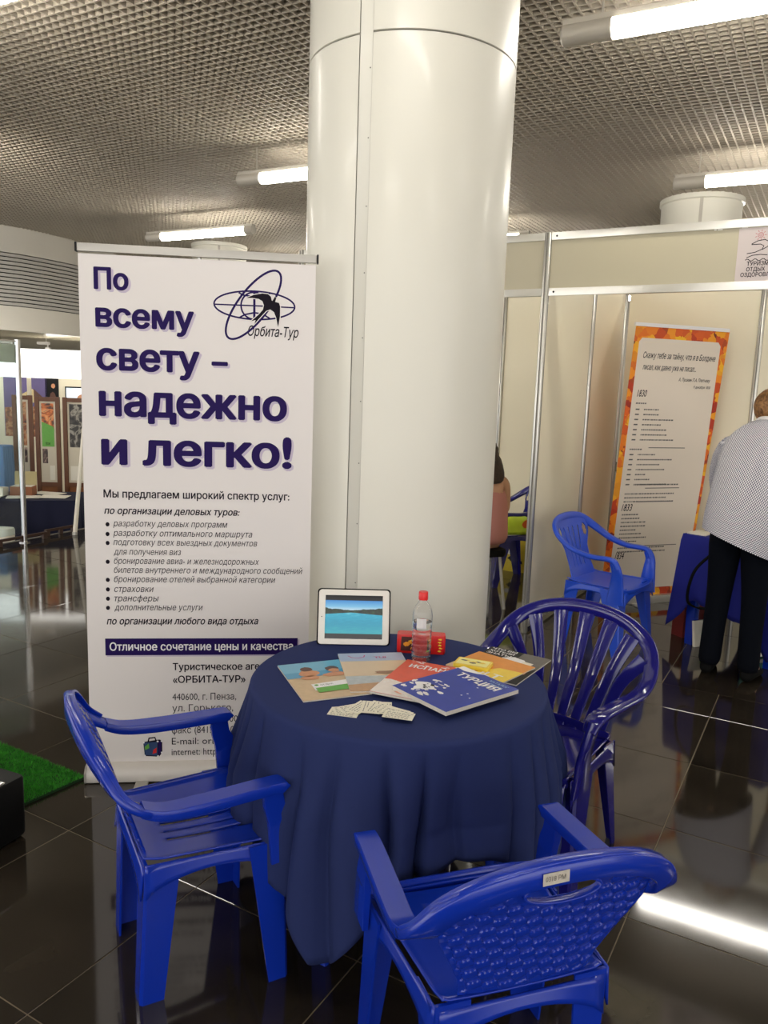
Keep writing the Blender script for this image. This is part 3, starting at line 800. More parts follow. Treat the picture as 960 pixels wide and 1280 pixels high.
# ================================================================ CHAIRS
def sheet(name, m, parent, fn, nu, nv, keep=None, snap=None, th=.004, smooth=60):
    """grid surface fn(u,v) u,v in 0..1; keep(u,v)->False drops a cell; snap moves vertices to a hole rim"""
    mb = MB(); vs = []
    for j in range(nv+1):
        for i in range(nu+1):
            vs.append(Vector(fn(i/nu, j/nv)))
    fs = []
    for j in range(nv):
        for i in range(nu):
            if keep and not keep((i+.5)/nu, (j+.5)/nv, Vector(fn((i+.5)/nu, (j+.5)/nv))): continue
            fs.append((j*(nu+1)+i, j*(nu+1)+i+1, (j+1)*(nu+1)+i+1, (j+1)*(nu+1)+i))
    if snap: vs = [snap(v) for v in vs]
    used = sorted({i for f in fs for i in f}); mp = {a: b for b, a in enumerate(used)}
    mb.add([vs[i] for i in used], [tuple(mp[i] for i in f) for f in fs])
    o = mb.build(name, m, parent, smooth=smooth)
    sd = o.modifiers.new('th', 'SOLIDIFY'); sd.thickness = th; sd.offset = 0
    return o

def lleg(parent, m, top, bot, sx_, sy_, w0, w1, th=.006, mid=None):
    """moulded L-section leg: outer corner runs top->bot, flanges point inwards (-sx, -sy)"""
    pts = [Vector(top)] + ([Vector(mid)] if mid else []) + [Vector(bot)]
    n = len(pts); mb = MB(); vs = []
    for k, p in enumerate(pts):
        w = w0+(w1-w0)*k/(n-1)
        a = Vector((-sx_*w, 0, 0)); b_ = Vector((0, -sy_*w*1.05, 0)); ta = Vector((-sx_*th, 0, 0)); tb = Vector((0, -sy_*th, 0))
        ch = .008
        ca = Vector((-sx_*ch, 0, 0)); cb = Vector((0, -sy_*ch, 0))
        vs += [p+a, p+ca, p+cb, p+b_, p+b_+ta, p+ta+tb+ca*.3+cb*.3, p+a+tb]
    N = 7; fs = []
    for k in range(n-1):
        for i in range(N): fs.append((k*N+i, k*N+(i+1) % N, (k+1)*N+(i+1) % N, (k+1)*N+i))
    fs += [tuple(range(N)), tuple((n-1)*N+i for i in range(N))[::-1]]
    mb.add(vs, fs); return mb.build('leg', m, parent, smooth=30)

def make_chair(style, m, label, loc, yaw, group=None, tops=None):
    t = thing('plastic_armchair', label, 'chair', (loc[0], loc[1], 0), yaw-PI/2, group)
    zs, za, zt = .42, .61, .80
    # ---- seat pan
    def seat(u, v):
        y = .215-.40*v; hw = .225-.035*v
        x = (u*2-1)*hw
        z = zs-.020*(1-(abs(x)/hw)**2)*(1-(2*abs(v-.45))**2*.6)
        if v < .12: z -= .018*((.12-v)/.12)**2
        if v > .9: z += .01*((v-.9)/.1)
        if abs(x) > hw*.93: z += .004
        return (x, y, z)
    slots = {'weave': [.28, .39, .5, .61, .72], 'fan': [], 'slat': []}[style]
    sheet('seat', m, t, seat, 50, 24, keep=(lambda u, v, p: not any(abs(u-s) < .011 and .22 < v < .80 for s in slots)), th=.005)
    # rolled lip and aprons
    mb = MB(); mb.strap([(-.228, .20, zs-.004), (-.15, .222, zs-.012), (0, .228, zs-.016), (.15, .222, zs-.012), (.228, .20, zs-.004)], [(0, .3, 1)]*5, [.03]*5, [.008]*5); mb.build('front_lip', m, t, smooth=50)
    def side_ap(s):
        def fn(u, v):
            y = .20-.385*u; x = s*(.236-.03*u)
            arch = .095-.06*math.sin(PI*u)**.6
            return (x+s*.006*v, y, zs+.002-v*arch)
        return fn
    for s in (-1, 1): sheet('side_apron', m, t, side_ap(s), 16, 4, th=.005)
    def end_ap(yy, hw):
        def fn(u, v):
            x = (u*2-1)*hw; arch = .09-.06*math.sin(PI*u)**.6
            return (x, yy+(.008*v if yy > 0 else -.01*v), zs-.012-v*arch)
        return fn
    sheet('front_apron', m, t, end_ap(.215, .225), 16, 4, th=.005)
    sheet('rear_apron', m, t, end_ap(-.185, .195), 16, 4, th=.005)
    # ---- legs (front legs run up into the arm supports)
    fy, ry, rx = (.20, -.20, .185) if style != 'fan' else (.20, -.285, .20)
    for s in (-1, 1):
        if style == 'fan':
            lleg(t, m, (s*.240, .165, zs+.0), (s*.262, fy, 0), s, 1, .11, .042)
            lleg(t, m, (s*.215, -.16, zs+.01), (s*rx, ry, 0), s, -1, .075, .034)
        elif style == 'weave':
            lleg(t, m, (s*.240, .190, zs-.0), (s*.250, fy, 0), s, 1, .10, .055)
            lleg(t, m, (s*.212, -.185, zs+.0), (s*rx, ry, 0), s, -1, .088, .062)
        else:
            lleg(t, m, (s*.246, .19, zs+.0), (s*.262, fy+.03, 0), s, 1, .12, .045)
            lleg(t, m, (s*.218, -.18, zs+.0), (s*rx, ry-.02, 0), s, -1, .09, .05)
    X = (1, 0, 0)
    if style == 'weave':
        aw = .056; za = .60
        for s in (-1, 1):
            mb = MB(); mb.strap([(s*.252, .145, za-.008), (s*.252, .150, za-.06), (s*.252, .166, .49), (s*.252, .180, zs-.05)], [(0, 1, 0)]*4, [.052, .058, .066, .074], [.024, .022, .020, .016], corner=.18); mb.build('arm_support', m, t, smooth=40)
            mb = MB(); mb.strap([(s*.252, .178, za-.012), (s*.252, .165, za-.004), (s*.254, .10, za-.004), (s*.264, -.05, za-.006), (s*.272, -.15, za+.0), (s*.272, -.205, za+.020)], [X]*6, [.048, .054, aw, aw, .052, .050], [.026, .030, .030, .030, .028, .024], corner=.18); mb.build('armrest', m, t, smooth=40)
        arch = [(-.274, -.175, za+.006), (-.278, -.222, za+.030), (-.268, -.262, .664), (-.232, -.295, .720), (-.165, -.318, .760), (-.085, -.330, .781), (0, -.334, .787)]
        arch += [(-x, y, z) for x, y, z in arch[-2::-1]]
        sides = [(-1, 0, .0), (-1, -.1, .15), (-1, 0, .35), (-.75, 0, .7), (-.4, 0, 1), (-.15, 0, 1), (0, 0, 1)]; sides += [(x, -y, -z) for x, y, z in sides[-2::-1]]
        sides = sides[:6]+[(0, 0, 1)]+[(-a, b_, c) for a, b_, c in sides[:6]][::-1]
        mb = MB(); mb.strap(arch, sides, [.042, .054, .056, .050, .046, .044, .044]+[.044, .046, .050, .056, .054, .042], [.018]*13, sub=6); fr = mb.build('back_frame', m, t, smooth=50)
        # rim curl
        mb = MB(); out = []
        for (x, y, z), (a, b_, c) in zip(arch[1:-1], sides[1:-1]):
            q = Vector((a, b_, c)); q = q.normalized() if z < .78 or True else q
            sg_ = 1 if q.z >= 0 else -1
            q = q*sg_; out.append(Vector((x, y, z))+q*.021+Vector((0, .008, 0)))
        mb.strap(out, [(0, 1, 0)]*len(out), [.024]*len(out), [.007]*len(out), sub=6); mb.build('frame_rim', m, fr, smooth=60)
        zz = [(.425, .150), (.48, .162), (.54, .190), (.60, .222), (.64, .236), (.69, .228), (.725, .200), (.755, .150), (.778, .08)]
        def hw(z):
            for (a, b_), (c, d) in zip(zz, zz[1:]):
                if z <= c: q = (z-a)/(c-a); return b_+(d-b_)*q
            return zz[-1][1]
        def yb(x, z): q = (z-.42)/.38; return -.178-.155*q+.02*(x/.25)**2+.008*math.sin(PI*q)
        CH = (0, .724); HA, HB = .084, .022
        def fn(u, v):
            z = .425+.353*v; x = (u*2-1)*hw(z)
            # plaited relief: short straps crossing on the slant
            p = x/.034+z/.075; q = z/.021-x/.070
            i, j = math.floor(p), math.floor(q); fu, fv = p-i, q-j
            if (i+j) % 2: d = .0036*math.sin(PI*fu)**.18*(1-abs(2*fv-1)**10)
            else: d = -.0022+.0022*fv
            e = min(1, (1-abs(u*2-1))/.08, v/.06, (1-v)/.04)
            hole = math.hypot((x-CH[0])/(HA+.016), (z-CH[1])/(HB+.014))
            if hole < 1.15: e *= max(0, min(1, (hole-.98)/.15))
            return (x, yb(x, z)-d*max(0, e), z)
        def keep(u, v, p): return ((p.x-CH[0])/HA)**2+((p.z-CH[1])/HB)**2 > .85
        def snap(p):
            q = math.hypot((p.x-CH[0])/HA, (p.z-CH[1])/HB)
            if q < 1 and q > .01: return Vector((CH[0]+(p.x-CH[0])/q, p.y, CH[1]+(p.z-CH[1])/q))
            return p
        bk = sheet('backrest', m, t, fn, 190, 130, keep, snap, th=.005, smooth=35)
        rim = [(CH[0]+HA*math.cos(a), yb(HA*math.cos(a), CH[1])-.002, CH[1]+HB*math.sin(a)) for a in [2*PI*k/28 for k in range(29)]]
        mb = MB(); mb.strap(rim, [(0, 1, 0)]*29, [.016]*29, [.005]*29, sub=2); mb.build('handle_rim', m, bk, smooth=60)
    elif style == 'fan':
        # one continuous glossy hoop: arm - back arch - arm
        hoop = [(-.268, .165, za-.03), (-.270, .12, za+.005), (-.285, -.02, za+.012), (-.300, -.13, za+.022), (-.298, -.215, .672), (-.262, -.285, .738), (-.19, -.322, .786), (-.10, -.340, .812), (0, -.346, .820)]
        hoop += [(-x, y, z) for x, y, z in hoop[-2::-1]]
        sd_ = [(-1, 0, 0), (-1, 0, 0), (-1, 0, .05), (-1, 0, .15), (-1, -.1, .5), (-.75, -.15, .75), (-.4, -.2, .9), (-.2, -.2, 1), (0, -.2, 1)]
        sd_ = sd_+[(-a, b_, c) for a, b_, c in sd_[:-1]][::-1]
        # keep the width direction continuous across the top
        mb = MB(); mb.strap(hoop, sd_, [.040, .058, .058, .056, .054, .052, .050, .050, .050]+[.050, .050, .052, .054, .056, .058, .058, .040], [.02]*17, sub=7, corner=.55); mb.build('back_hoop', m, t, smooth=60)
        for s in (-1, 1):
            mb = MB(); mb.strap([(s*.268, .135, za-.004), (s*.262, .155, za-.07), (s*.250, .150, .48), (s*.246, .15, zs-.05)], [(0, 1, 0)]*4, [.055, .060, .085, .11], [.024, .022, .02, .014], corner=.5); mb.build('arm_support', m, t, smooth=60)
        tops_ = [(-.262, -.245, .708), (-.192, -.300, .762), (-.10, -.328, .793), (0, -.334, .801), (.10, -.328, .793), (.192, -.300, .762), (.262, -.245, .708)]
        for k, tp in enumerate(tops_):
            xb = -.150+.05*k
            mb = MB(); md = ((xb+tp[0])/2*.92, (-.172+tp[1])/2-.012, .60)
            mb.strap([(xb, -.172, zs-.0), md, tp], [(1, 0, 0)]*3, [.034, .042, .056], [.007]*3, sub=10); mb.build('back_slat', m, t, smooth=60)
        mb = MB(); mb.strap([(-.19, -.168, zs+.004), (0, -.180, zs+.010), (.19, -.168, zs+.004)], [(0, 0, 1)]*3, [.05]*3, [.01]*3); mb.build('rear_rail', m, t, smooth=50)
    else:
        hoop = [(-.262, .175, za-.05), (-.266, .14, za), (-.275, .0, za+.005), (-.285, -.12, za+.035), (-.272, -.215, .70), (-.225, -.275, .75), (-.14, -.305, .782), (0, -.315, .793)]
        hoop += [(-x, y, z) for x, y, z in hoop[-2::-1]]
        sd_ = [(-1, 0, 0), (-1, 0, 0), (-1, 0, .05), (-1, 0, .2), (-1, 0, .5), (-.7, 0, .8), (-.3, 0, 1), (0, 0, 1)]
        sd_ = sd_+[(-a, b_, c) for a, b_, c in sd_[:-1]][::-1]
        mb = MB(); mb.strap(hoop, sd_, [.045, .05, .05, .05, .055, .06, .065, .065]+[.065, .06, .055, .05, .05, .05, .045], [.026]*15, sub=6, corner=.6); mb.build('back_hoop', m, t, smooth=60)
        for s in (-1, 1):
            mb = MB(); mb.strap([(s*.264, .15, za-.01), (s*.262, .172, za-.06), (s*.250, .175, .48), (s*.246, .17, zs-.08)], [(0, 1, 0)]*4, [.05, .062, .08, .115], [.028, .026, .024, .018], corner=.6); mb.build('arm_support', m, t, smooth=60)
        zz = [(.415, .165), (.50, .150), (.60, .155), (.68, .200), (.74, .215), (.78, .17), (.80, .10)]
        def hw(z):
            for (a, b_), (c, d) in zip(zz, zz[1:]):
                if z <= c: return b_+(d-b_)*(z-a)/(c-a)
            return zz[-1][1]
        def fn(u, v):
            z = .415+.385*v; x = (u*2-1)*hw(z); return (x, -.172-.14*v+.03*(x/.25)**2, z)
        def keep(u, v, p):
            if any(abs(u-s) < .018 and .18 < v < .82 for s in (.26, .42, .58, .74)): return False
            return not (((abs(p.x)-.165)/.022)**2+((p.z-.70)/.038)**2 < 1)
        sheet('backrest', m, t, fn, 56, 50, keep, None, th=.006)
    return t

c1 = make_chair('weave', CHBLUE, 'royal blue armchair with woven back facing right at the left of the round table', (-.50, 2.04), R(28.5))
c3 = make_chair('weave', CHBLUE, 'royal blue armchair seen from behind at lower right with a white sticker on its back', (.262, 1.595), R(108.6))
c4 = make_chair('fan', CHNAVY, 'glossy navy armchair with fan of slats to the right of the round table', (.545, 2.55), R(230))
c5 = make_chair('slat', CHMID, 'bright blue armchair standing at the booth opening before the autumn banner', (1.455, 4.96), R(-40))
c6 = make_chair('slat', CHNAVY, 'navy armchair holding a yellow green bag in the left booth', (1.06, 6.62), R(196))
for c_ in (c1, c3): c_.scale = (.955, .955, .955)
# sticker on the back frame of the near chair
STK = mat('worn paper sticker', srgb(206, 198, 184), .6, noise=.2, nscale=120)
b = MB(); b.box((-.045, -.3440, .785), (.055, .0012, .024), ry=R(-2)); sk_ = b.build('sticker', STK, c3); sk_['label'] = 'worn white paper sticker'
text('sticker_print', '0318 РМ', (-.068, -.3450, .781), (1, 0, 0), (0, 0, 1), 0, .042, 0, .014, GREYP, c3)

# ================================================================ THINGS ON THE TABLE
# tablet
tb = thing('tablet', 'white framed tablet propped upright showing a turquoise lake photo', 'tablet', (-.090, 2.583, TT), R(2.5))
T = R(16)
def on_tab(o): o.parent = tb; return o
EXt = Vector((1, 0, 0)); EYt = Vector((0, math.sin(T), math.cos(T))); Nt = EXt.cross(EYt)   # Nt points to the viewer (-y)
tilt = thing_rot = Matrix.Rotation(-T, 4, 'X')
def slab(name, w_, h, d, r, zoff, yoff, m):
    mb = MB(); mb.rbox((0, 0, 0), (w_, h, d), r, 0, 5); me = mb.mesh(name, m, 40)
    c = EYt*(h/2+zoff)-Nt*yoff
    Mx = Matrix((EXt, EYt, Nt)).transposed().to_4x4(); Mx.translation = c
    me.transform(Mx); return obj(name, me, tb)
slab('folio_cover', .252, .194, .006, .012, 0, .011, BLACKR)
slab('body', .243, .187, .009, .012, .003, .004, mat('white glossy bezel', srgb(236, 232, 222), .2))
def lake():
    m = bpy.data.materials.new('lake photo on screen'); m.use_nodes = True; nt = m.node_tree; p = nt.nodes['Principled BSDF']
    p.inputs['Base Color'].default_value = (0.005, .005, .005, 1); p.inputs['Roughness'].default_value = .12
    tc = nt.nodes.new('ShaderNodeTexCoord'); sp = nt.nodes.new('ShaderNodeSeparateXYZ'); nt.links.new(tc.outputs['UV'], sp.inputs[0])
    mp = nt.nodes.new('ShaderNodeMapping'); mp.inputs['Scale'].default_value = (14, 10, 1); nt.links.new(tc.outputs['UV'], mp.inputs[0])
    n = nt.nodes.new('ShaderNodeTexNoise'); n.inputs['Scale'].default_value = 1; n.inputs['Detail'].default_value = 5; nt.links.new(mp.outputs[0], n.inputs['Vector'])
    def math_(op, a, b_):
        q = nt.nodes.new('ShaderNodeMath'); q.operation = op
        for i, z in enumerate((a, b_)):
            if isinstance(z, (int, float)): q.inputs[i].default_value = z
            else: nt.links.new(z, q.inputs[i])
        return q.outputs[0]
    # tree line bulges at both sides of the bay
    dx = math_('ABSOLUTE', math_('SUBTRACT', sp.outputs[0], .45), 0)
    amp = math_('ADD', math_('MULTIPLY', dx, .16), .03)
    top = math_('ADD', .68, math_('MULTIPLY', amp, math_('ADD', n.outputs['Fac'], .3)))
    bot = math_('SUBTRACT', .66, math_('MULTIPLY', amp, .8))
    istree = math_('MULTIPLY', math_('LESS_THAN', sp.outputs[1], top), math_('GREATER_THAN', sp.outputs[1], bot))
    def cr(fac, stops):
        c = nt.nodes.new('ShaderNodeValToRGB'); e = c.color_ramp.elements
        while len(e) < len(stops): e.new(.5)
        for i, (q, k) in enumerate(stops): e[i].position = q; e[i].color = k
        nt.links.new(fac, c.inputs[0]); return c.outputs[0]
    sky = cr(sp.outputs[1], [(.68, srgb(210, 232, 240)), (.82, srgb(120, 190, 228)), (1, srgb(60, 140, 210))])
    mp2 = nt.nodes.new('ShaderNodeMapping'); mp2.inputs['Scale'].default_value = (6, 30, 1); nt.links.new(tc.outputs['UV'], mp2.inputs[0])
    n2 = nt.nodes.new('ShaderNodeTexNoise'); n2.inputs['Scale'].default_value = 1.4; n2.inputs['Detail'].default_value = 4; nt.links.new(mp2.outputs[0], n2.inputs['Vector'])
    wat = cr(math_('ADD', sp.outputs[1], math_('MULTIPLY', math_('SUBTRACT', n2.outputs['Fac'], .5), .7)), [(0, srgb(40, 170, 182)), (.3, srgb(20, 150, 180)), (.6, srgb(40, 172, 200)), (.75, srgb(130, 214, 222))])
    tr = cr(n.outputs['Fac'], [(.35, srgb(10, 22, 14)), (.6, srgb(30, 56, 34)), (.8, srgb(56, 92, 60))])
    def mix(f, a, b_):
        x = nt.nodes.new('ShaderNodeMix'); x.data_type = 'RGBA'; nt.links.new(f, x.inputs[0]); nt.links.new(a, x.inputs[6]); nt.links.new(b_, x.inputs[7]); return x.outputs[2]
    c = mix(math_('GREATER_THAN', sp.outputs[1], math_('SUBTRACT', .66, 0)), wat, sky); c = mix(istree, c, tr)
    nt.links.new(c, p.inputs['Emission Color']); p.inputs['Emission Strength'].default_value = .36
    return m
def plane_t(name, x0, x1, y0, y1, off, m, uv=False):
    o = flat(name, [(x0, y0), (x1, y0), (x1, y1), (x0, y1)], (0, 0, 0), EXt, EYt, m, tb, off)
    if uv:
        l = o.data.uv_layers.new(name='UVMap')
        for i, q in enumerate(((0, 0), (1, 0), (1, 1), (0, 1))): l.data[i].uv = q
    return o
plane_t('screen_glass', -.0985, .0985, .0225, .1705, .0012, mat('black screen glass', (0.004, .004, .005, 1), .08))
plane_t('screen_picture', -.0985, .0985, .040, .153, .0016, lake(), True)
mb = MB(); c = EXt*-.110+EYt*.0965+Nt*.001; mb.tube(c, c+Nt*.0006, .0018, n=10); mb.build('camera_dot', BLACK, tb)
mb = MB(); q1 = Vector((-.08, .052, .150)); mb.box((0, .085, .068), (.16, .003, .165), rx=R(24)); mb.build('rear_stand', BLACKR, tb)

# bottle
GL = mat('clear bottle plastic', (1, 1, 1, 1), .06, trans=1, ior=1.35)
WT = mat('water', (.96, .99, 1, 1), .0, trans=1, ior=1.33)
bt = thing('water_bottle', 'clear ribbed plastic water bottle with a red cap beside the tablet', 'bottle', (.136, 2.455, TT))
pr = [(0, .003), (.022, 0), (.031, .004), (.0325, .012)]
for k in range(6): z = .018+k*.018; pr += [(.0325, z), (.0308, z+.006), (.0325, z+.012)]
pr += [(.0325, .135), (.0325, .155), (.030, .17), (.024, .185), (.0155, .197), (.0125, .202), (.0125, .212)]
mb = MB(); mb.lathe(pr, 40); bo = mb.build('bottle_body', GL, bt, smooth=60); sd = bo.modifiers.new('th', 'SOLIDIFY'); sd.thickness = .0006; sd.offset = -1
wpr = [(0, .0045)]+[(max(0, r-.0011), max(z, .0045)) for r, z in pr[1:] if z < .13]+[(.0312, .133), (0, .133)]
mb = MB(); mb.lathe(wpr, 40); mb.build('water_fill', WT, bt, smooth=60)
mb = MB(); mb.lathe([(0, .232), (.0135, .232), (.0150, .230), (.0152, .212), (.0152, .206), (.013, .206)], 32); cp = mb.build('cap', mat('red bottle cap', srgb(222, 34, 34), .35), bt, smooth=40)
for k in range(24):
    a = 2*PI*k/24; pass
LABM = mat('clear label with grey print', srgb(215, 215, 215), .3)
mb = MB(); mb.lathe([(.0331, .118), (.0331, .150)], 12, a0=R(-125), a1=R(-70)); mb.build('label', LABM, bt, smooth=60)

# red sweet box behind the bottle
rb_ = thing('snack_box', 'small red box with yellow and green print behind the bottle', 'box', (.140, 2.545, TT), R(-3))
mb = MB(); mb.rbox((0, 0, .032), (.162, .045, .064), .010, 0, 4); mb.build('carton', RED, rb_, smooth=40)
rnd = random.Random(5)
DKRED = mat('dark print', srgb(70, 24, 20), .4)
flat('cover_art', [(-.068, .008), (-.005, .008), (-.005, .055), (-.066, .057)], (0, -.0228, 0), EX, EY, DKRED, rb_, 0)
for k in range(9):
    x, z = rnd.uniform(-.060, -.012), rnd.uniform(.014, .05); m_ = rnd.choice([YELLOW, GREENP, ORANGE, RED])
    flat('cover_art', blob(x, z, rnd.uniform(.006, .013), rnd.uniform(.004, .008), 9, .35, rnd), (0, -.0228, 0), EX, EY, m_, rb_, .0004+k*.0001)
for k in range(5):
    x, z = .064+rnd.uniform(-.006, .006), .012+k*.010
    flat('cover_art', blob(x, z, .006, .003, 8, .4, rnd), (0, -.0228, 0), EX, EY, YELLOW, rb_, .0004+k*.0001)

# printed matter: each booklet lies with its spine edge at local x=0, foot at y=0, cover facing up
def booklet(label, corner, ang, w_, h, z, th, cover, group=None, name='brochure', tiltx=0):
    t = thing(name, label, 'brochure', (corner[0], corner[1], z), ang, group)
    if tiltx: t.rotation_euler = (tiltx, 0, ang)
    mb = MB(); mb.box((w_/2, h/2, th/2), (w_-.001, h-.001, th-.0008)); mb.build('pages', PAGES, t)
    mb = MB(); mb.box((w_/2, h/2, th-.0002), (w_, h, .0005)); mb.build('cover', cover, t)
    mb = MB(); mb.box((w_/2, h/2, .0003), (w_, h, .0005)); mb.build('back_cover', PAGES, t)
    return t
def art(t, pts, th, m, k=1): return flat('cover_art', pts, (0, 0, th), (1, 0, 0), (0, 1, 0), m, t, .0004*k)
def bt_(t, s, x0, x1, y, sz, th, m, fat=.02, rot=0): return text('lettering', s, (0, 0, th), (1, 0, 0), (0, 1, 0), x0, x1, y, sz, m, t, off=.0012, fat=fat, rot=rot)
SKYP = mat('sky blue print', srgb(108, 176, 206), .3, noise=.12, nscale=15)
SEAP = mat('sea print', srgb(70, 150, 190), .3, noise=.12, nscale=15)
SKINP = mat('tanned skin print', srgb(206, 142, 98), .35, noise=.12, nscale=60)
HAIRP = mat('brown print', srgb(92, 56, 40), .4, noise=.2, nscale=80)
z0 = TT
# 1 beach children, leftmost
ang = math.atan2(.093, .182)-R(3)
th = .004
m1 = booklet('beach brochure with two children lying on sand, leftmost of the spread', (-.206, 2.078), math.atan2(.374, .927), .205, .296, z0, th, SANDP)
art(m1, [(0, .17), (.205, .18), (.205, .296), (0, .296)], th, SKYP); art(m1, [(0, .17), (.205, .18), (.205, .215), (0, .215)], th, SEAP, 2)
rn = random.Random(4)
art(m1, blob(.075, .235, .020, .018, 12, .1, rn), th, HAIRP, 4); art(m1, blob(.075, .20, .030, .028, 12, .15, rn), th, SKINP, 3); art(m1, blob(.070, .165, .032, .018, 12, .2, rn), th, SKINP, 3)
art(m1, blob(.155, .222, .022, .020, 12, .1, rn), th, HAIRP, 4); art(m1, blob(.155, .205, .018, .016, 12, .1, rn), th, SKINP, 5); art(m1, blob(.15, .175, .044, .016, 12, .15, rn), th, SKINP, 3)
art(m1, [(.055, .062), (.20, .075), (.20, .125), (.055, .112)], th, PRWHITE, 3); art(m1, [(.060, .045), (.20, .050), (.20, .090), (.060, .080)], th, GREENP, 4)
art(m1, blob(.068, .100, .006, .006, 10, .05, rn), th, GREENP, 5)
bt_(m1, 'ОТДЫХ', .08, .12, .094, .013, th, GREYP, .01, R(5))
# 2 dune brochure
PEACH = mat('peach sunset print', srgb(224, 196, 160), .3, noise=.08, nscale=12)
m2 = booklet('pale sunset brochure with a pink smile mark, second from left', (-.079, 2.150), math.atan2(.173, .985), .212, .325, z0+.0042, th, PEACH)
LIL = mat('lilac sky print', srgb(176, 184, 208), .3, noise=.05); PNK = mat('pink print', srgb(206, 70, 130), .4)
art(m2, [(0, .25), (.212, .25), (.212, .325), (0, .325)], th, LIL)
art(m2, [(0, .03), (.212, .05), (.212, .12), (0, .12)], th, mat('pale water print', srgb(186, 190, 190), .25, noise=.2, nscale=60), 1)
art(m2, [(0, 0), (.212, 0), (.212, .04), (.10, .065), (0, .05)], th, mat('wet sand print', srgb(190, 148, 106), .35, noise=.15, nscale=70), 2)
art(m2, blob(.13, .145, .035, .014, 12, .3, rn), th, mat('driftwood print', srgb(150, 110, 78), .4, noise=.2, nscale=60), 2)
flat('cover_art', ringpoly([(.03, .300), (.04, .283), (.06, .276), (.08, .285), (.085, .302)], .004), (0, 0, th), (1, 0, 0), (0, 1, 0), PNK, m2, .001)
bt_(m2, 'TUI', .112, .152, .272, .022, th, PNK, .03)
# 3 red Spain catalogue
th3 = .007
m3 = booklet('orange-red catalogue with white Cyrillic title under the blue one', (-.024, 2.142), math.atan2(-.386, .924), .215, .300, z0+.0088, th3, REDP)
art(m3, [(0, 0), (.215, 0), (.215, .085), (.13, .072), (.07, .10), (.02, .115), (0, .11)], th3, mat('white speckled print', srgb(232, 222, 214), .4, noise=.08, nscale=60), 1)
art(m3, blob(.10, .035, .035, .018, 12, .3, rn), th3, mat('salmon print', srgb(226, 160, 130), .4, noise=.1), 2)
bt_(m3, 'ИСПАНИЯ', .028, .19, .235, .040, th3, PRWHITE, .03)
for k in range(16): art(m3, blob(.012+rn.random()*.19, .268+rn.random()*.03, .003+rn.random()*.006, .003, 7, .5, rn), th3, PRWHITE, 2)
for k in range(22): art(m3, blob(.004+rn.random()*.2, .075+rn.random()*.045, .002+rn.random()*.005, .003, 7, .5, rn), th3, PRWHITE, 2)
# 4 blue Turkey catalogue (thick)
th4 = .012
upv = Vector((.222, .178)).normalized(); a4 = math.atan2(-upv.x, upv.y)
m4 = booklet('thick royal blue catalogue with white Cyrillic title on top of the spread', (.041, 2.159), a4, .227, .286, z0+.016, th4, BLUEP)
bt_(m4, 'ТУРЦИЯ', .038, .200, .212, .044, th4, PRWHITE, .035)
bt_(m4, 'КАТАЛОГ', .135, .205, .258, .016, th4, mat('light blue ink', srgb(150, 196, 232), .4), .012); bt_(m4, 'лето', .15, .20, .242, .014, th4, MATS['light blue ink'], .012)
art(m4, [(0, .262), (.03, .258), (.07, .272), (.09, .286), (0, .286)], th4, PRWHITE, 1)
art(m4, blob(.055, .075, .030, .034, 16, .45, rn), th4, PRWHITE, 1)
for k in range(26):
    a = rn.random()*6.28; d = .03+rn.random()*.035
    art(m4, blob(.055+d*math.cos(a), .075+d*math.sin(a)*1.1, .003+rn.random()*.010, .002+rn.random()*.006, 7, .5, rn), th4, PRWHITE, 2)
for k in range(7): art(m4, blob(.045+rn.random()*.03, .055+rn.random()*.045, .003+rn.random()*.005, .002+rn.random()*.003, 7, .4, rn), th4, BLACK, 3)
for k in range(4): art(m4, blob(.10+rn.random()*.1, .10+rn.random()*.15, .003, .003, 8, .2, rn), th4, PRWHITE, 2)
# 5,6 orange magazine over a grey one
m5 = booklet('grey and black magazine sticking out behind the yellow one', (.235, 2.375), R(-33), .215, .285, z0, .004, GREYP, name='magazine')
art(m5, [(.0, .20), (.12, .19), (.12, .285), (0, .285)], .004, BLACK)
for k, s in enumerate(('ЧТО ВЫ', 'ХОТЕЛИ', 'ЗНАТЬ?')): bt_(m5, s, .01, .10, .262-.024*k, .022, .004, PRWHITE, .02)
art(m5, blob(.12, .20, .038, .026, 14, .2, rn), .004, PRWHITE, 2); art(m5, blob(.10, .16, .04, .02, 12, .3, rn), .004, SKINP, 3)
art(m5, [(.150, .175), (.185, .170), (.188, .20), (.153, .205)], .004, PAPER, 4)
art(m5, [(.15, .0), (.215, .0), (.215, .16), (.19, .12)], .004, BLACK, 2); art(m5, [(.17, .10), (.20, .09), (.20, .125), (.172, .13)], .004, SKINP, 4)
m6 = booklet('orange and yellow magazine with white title letters on the right', (.213, 2.402), R(-41), .215, .19, z0+.0045, .004, ORANGE, name='magazine')
art(m6, [(.10, 0), (.215, 0), (.215, .115), (.14, .10), (.11, .05)], .004, YELLOW)
art(m6, blob(.06, .075, .05, .034, 16, .15, rn), .004, SKINP, 2); art(m6, [(.0, .045), (.05, .03), (.09, .035), (.08, .050), (.02, .06)], .004, HAIRP, 3)
art(m6, [(.0, .0), (.10, 0), (.09, .03), (.0, .05)], .004, SANDP, 1)
bt_(m6, 'VOLT', .052, .190, .010, .048, .004, PRWHITE, .03)
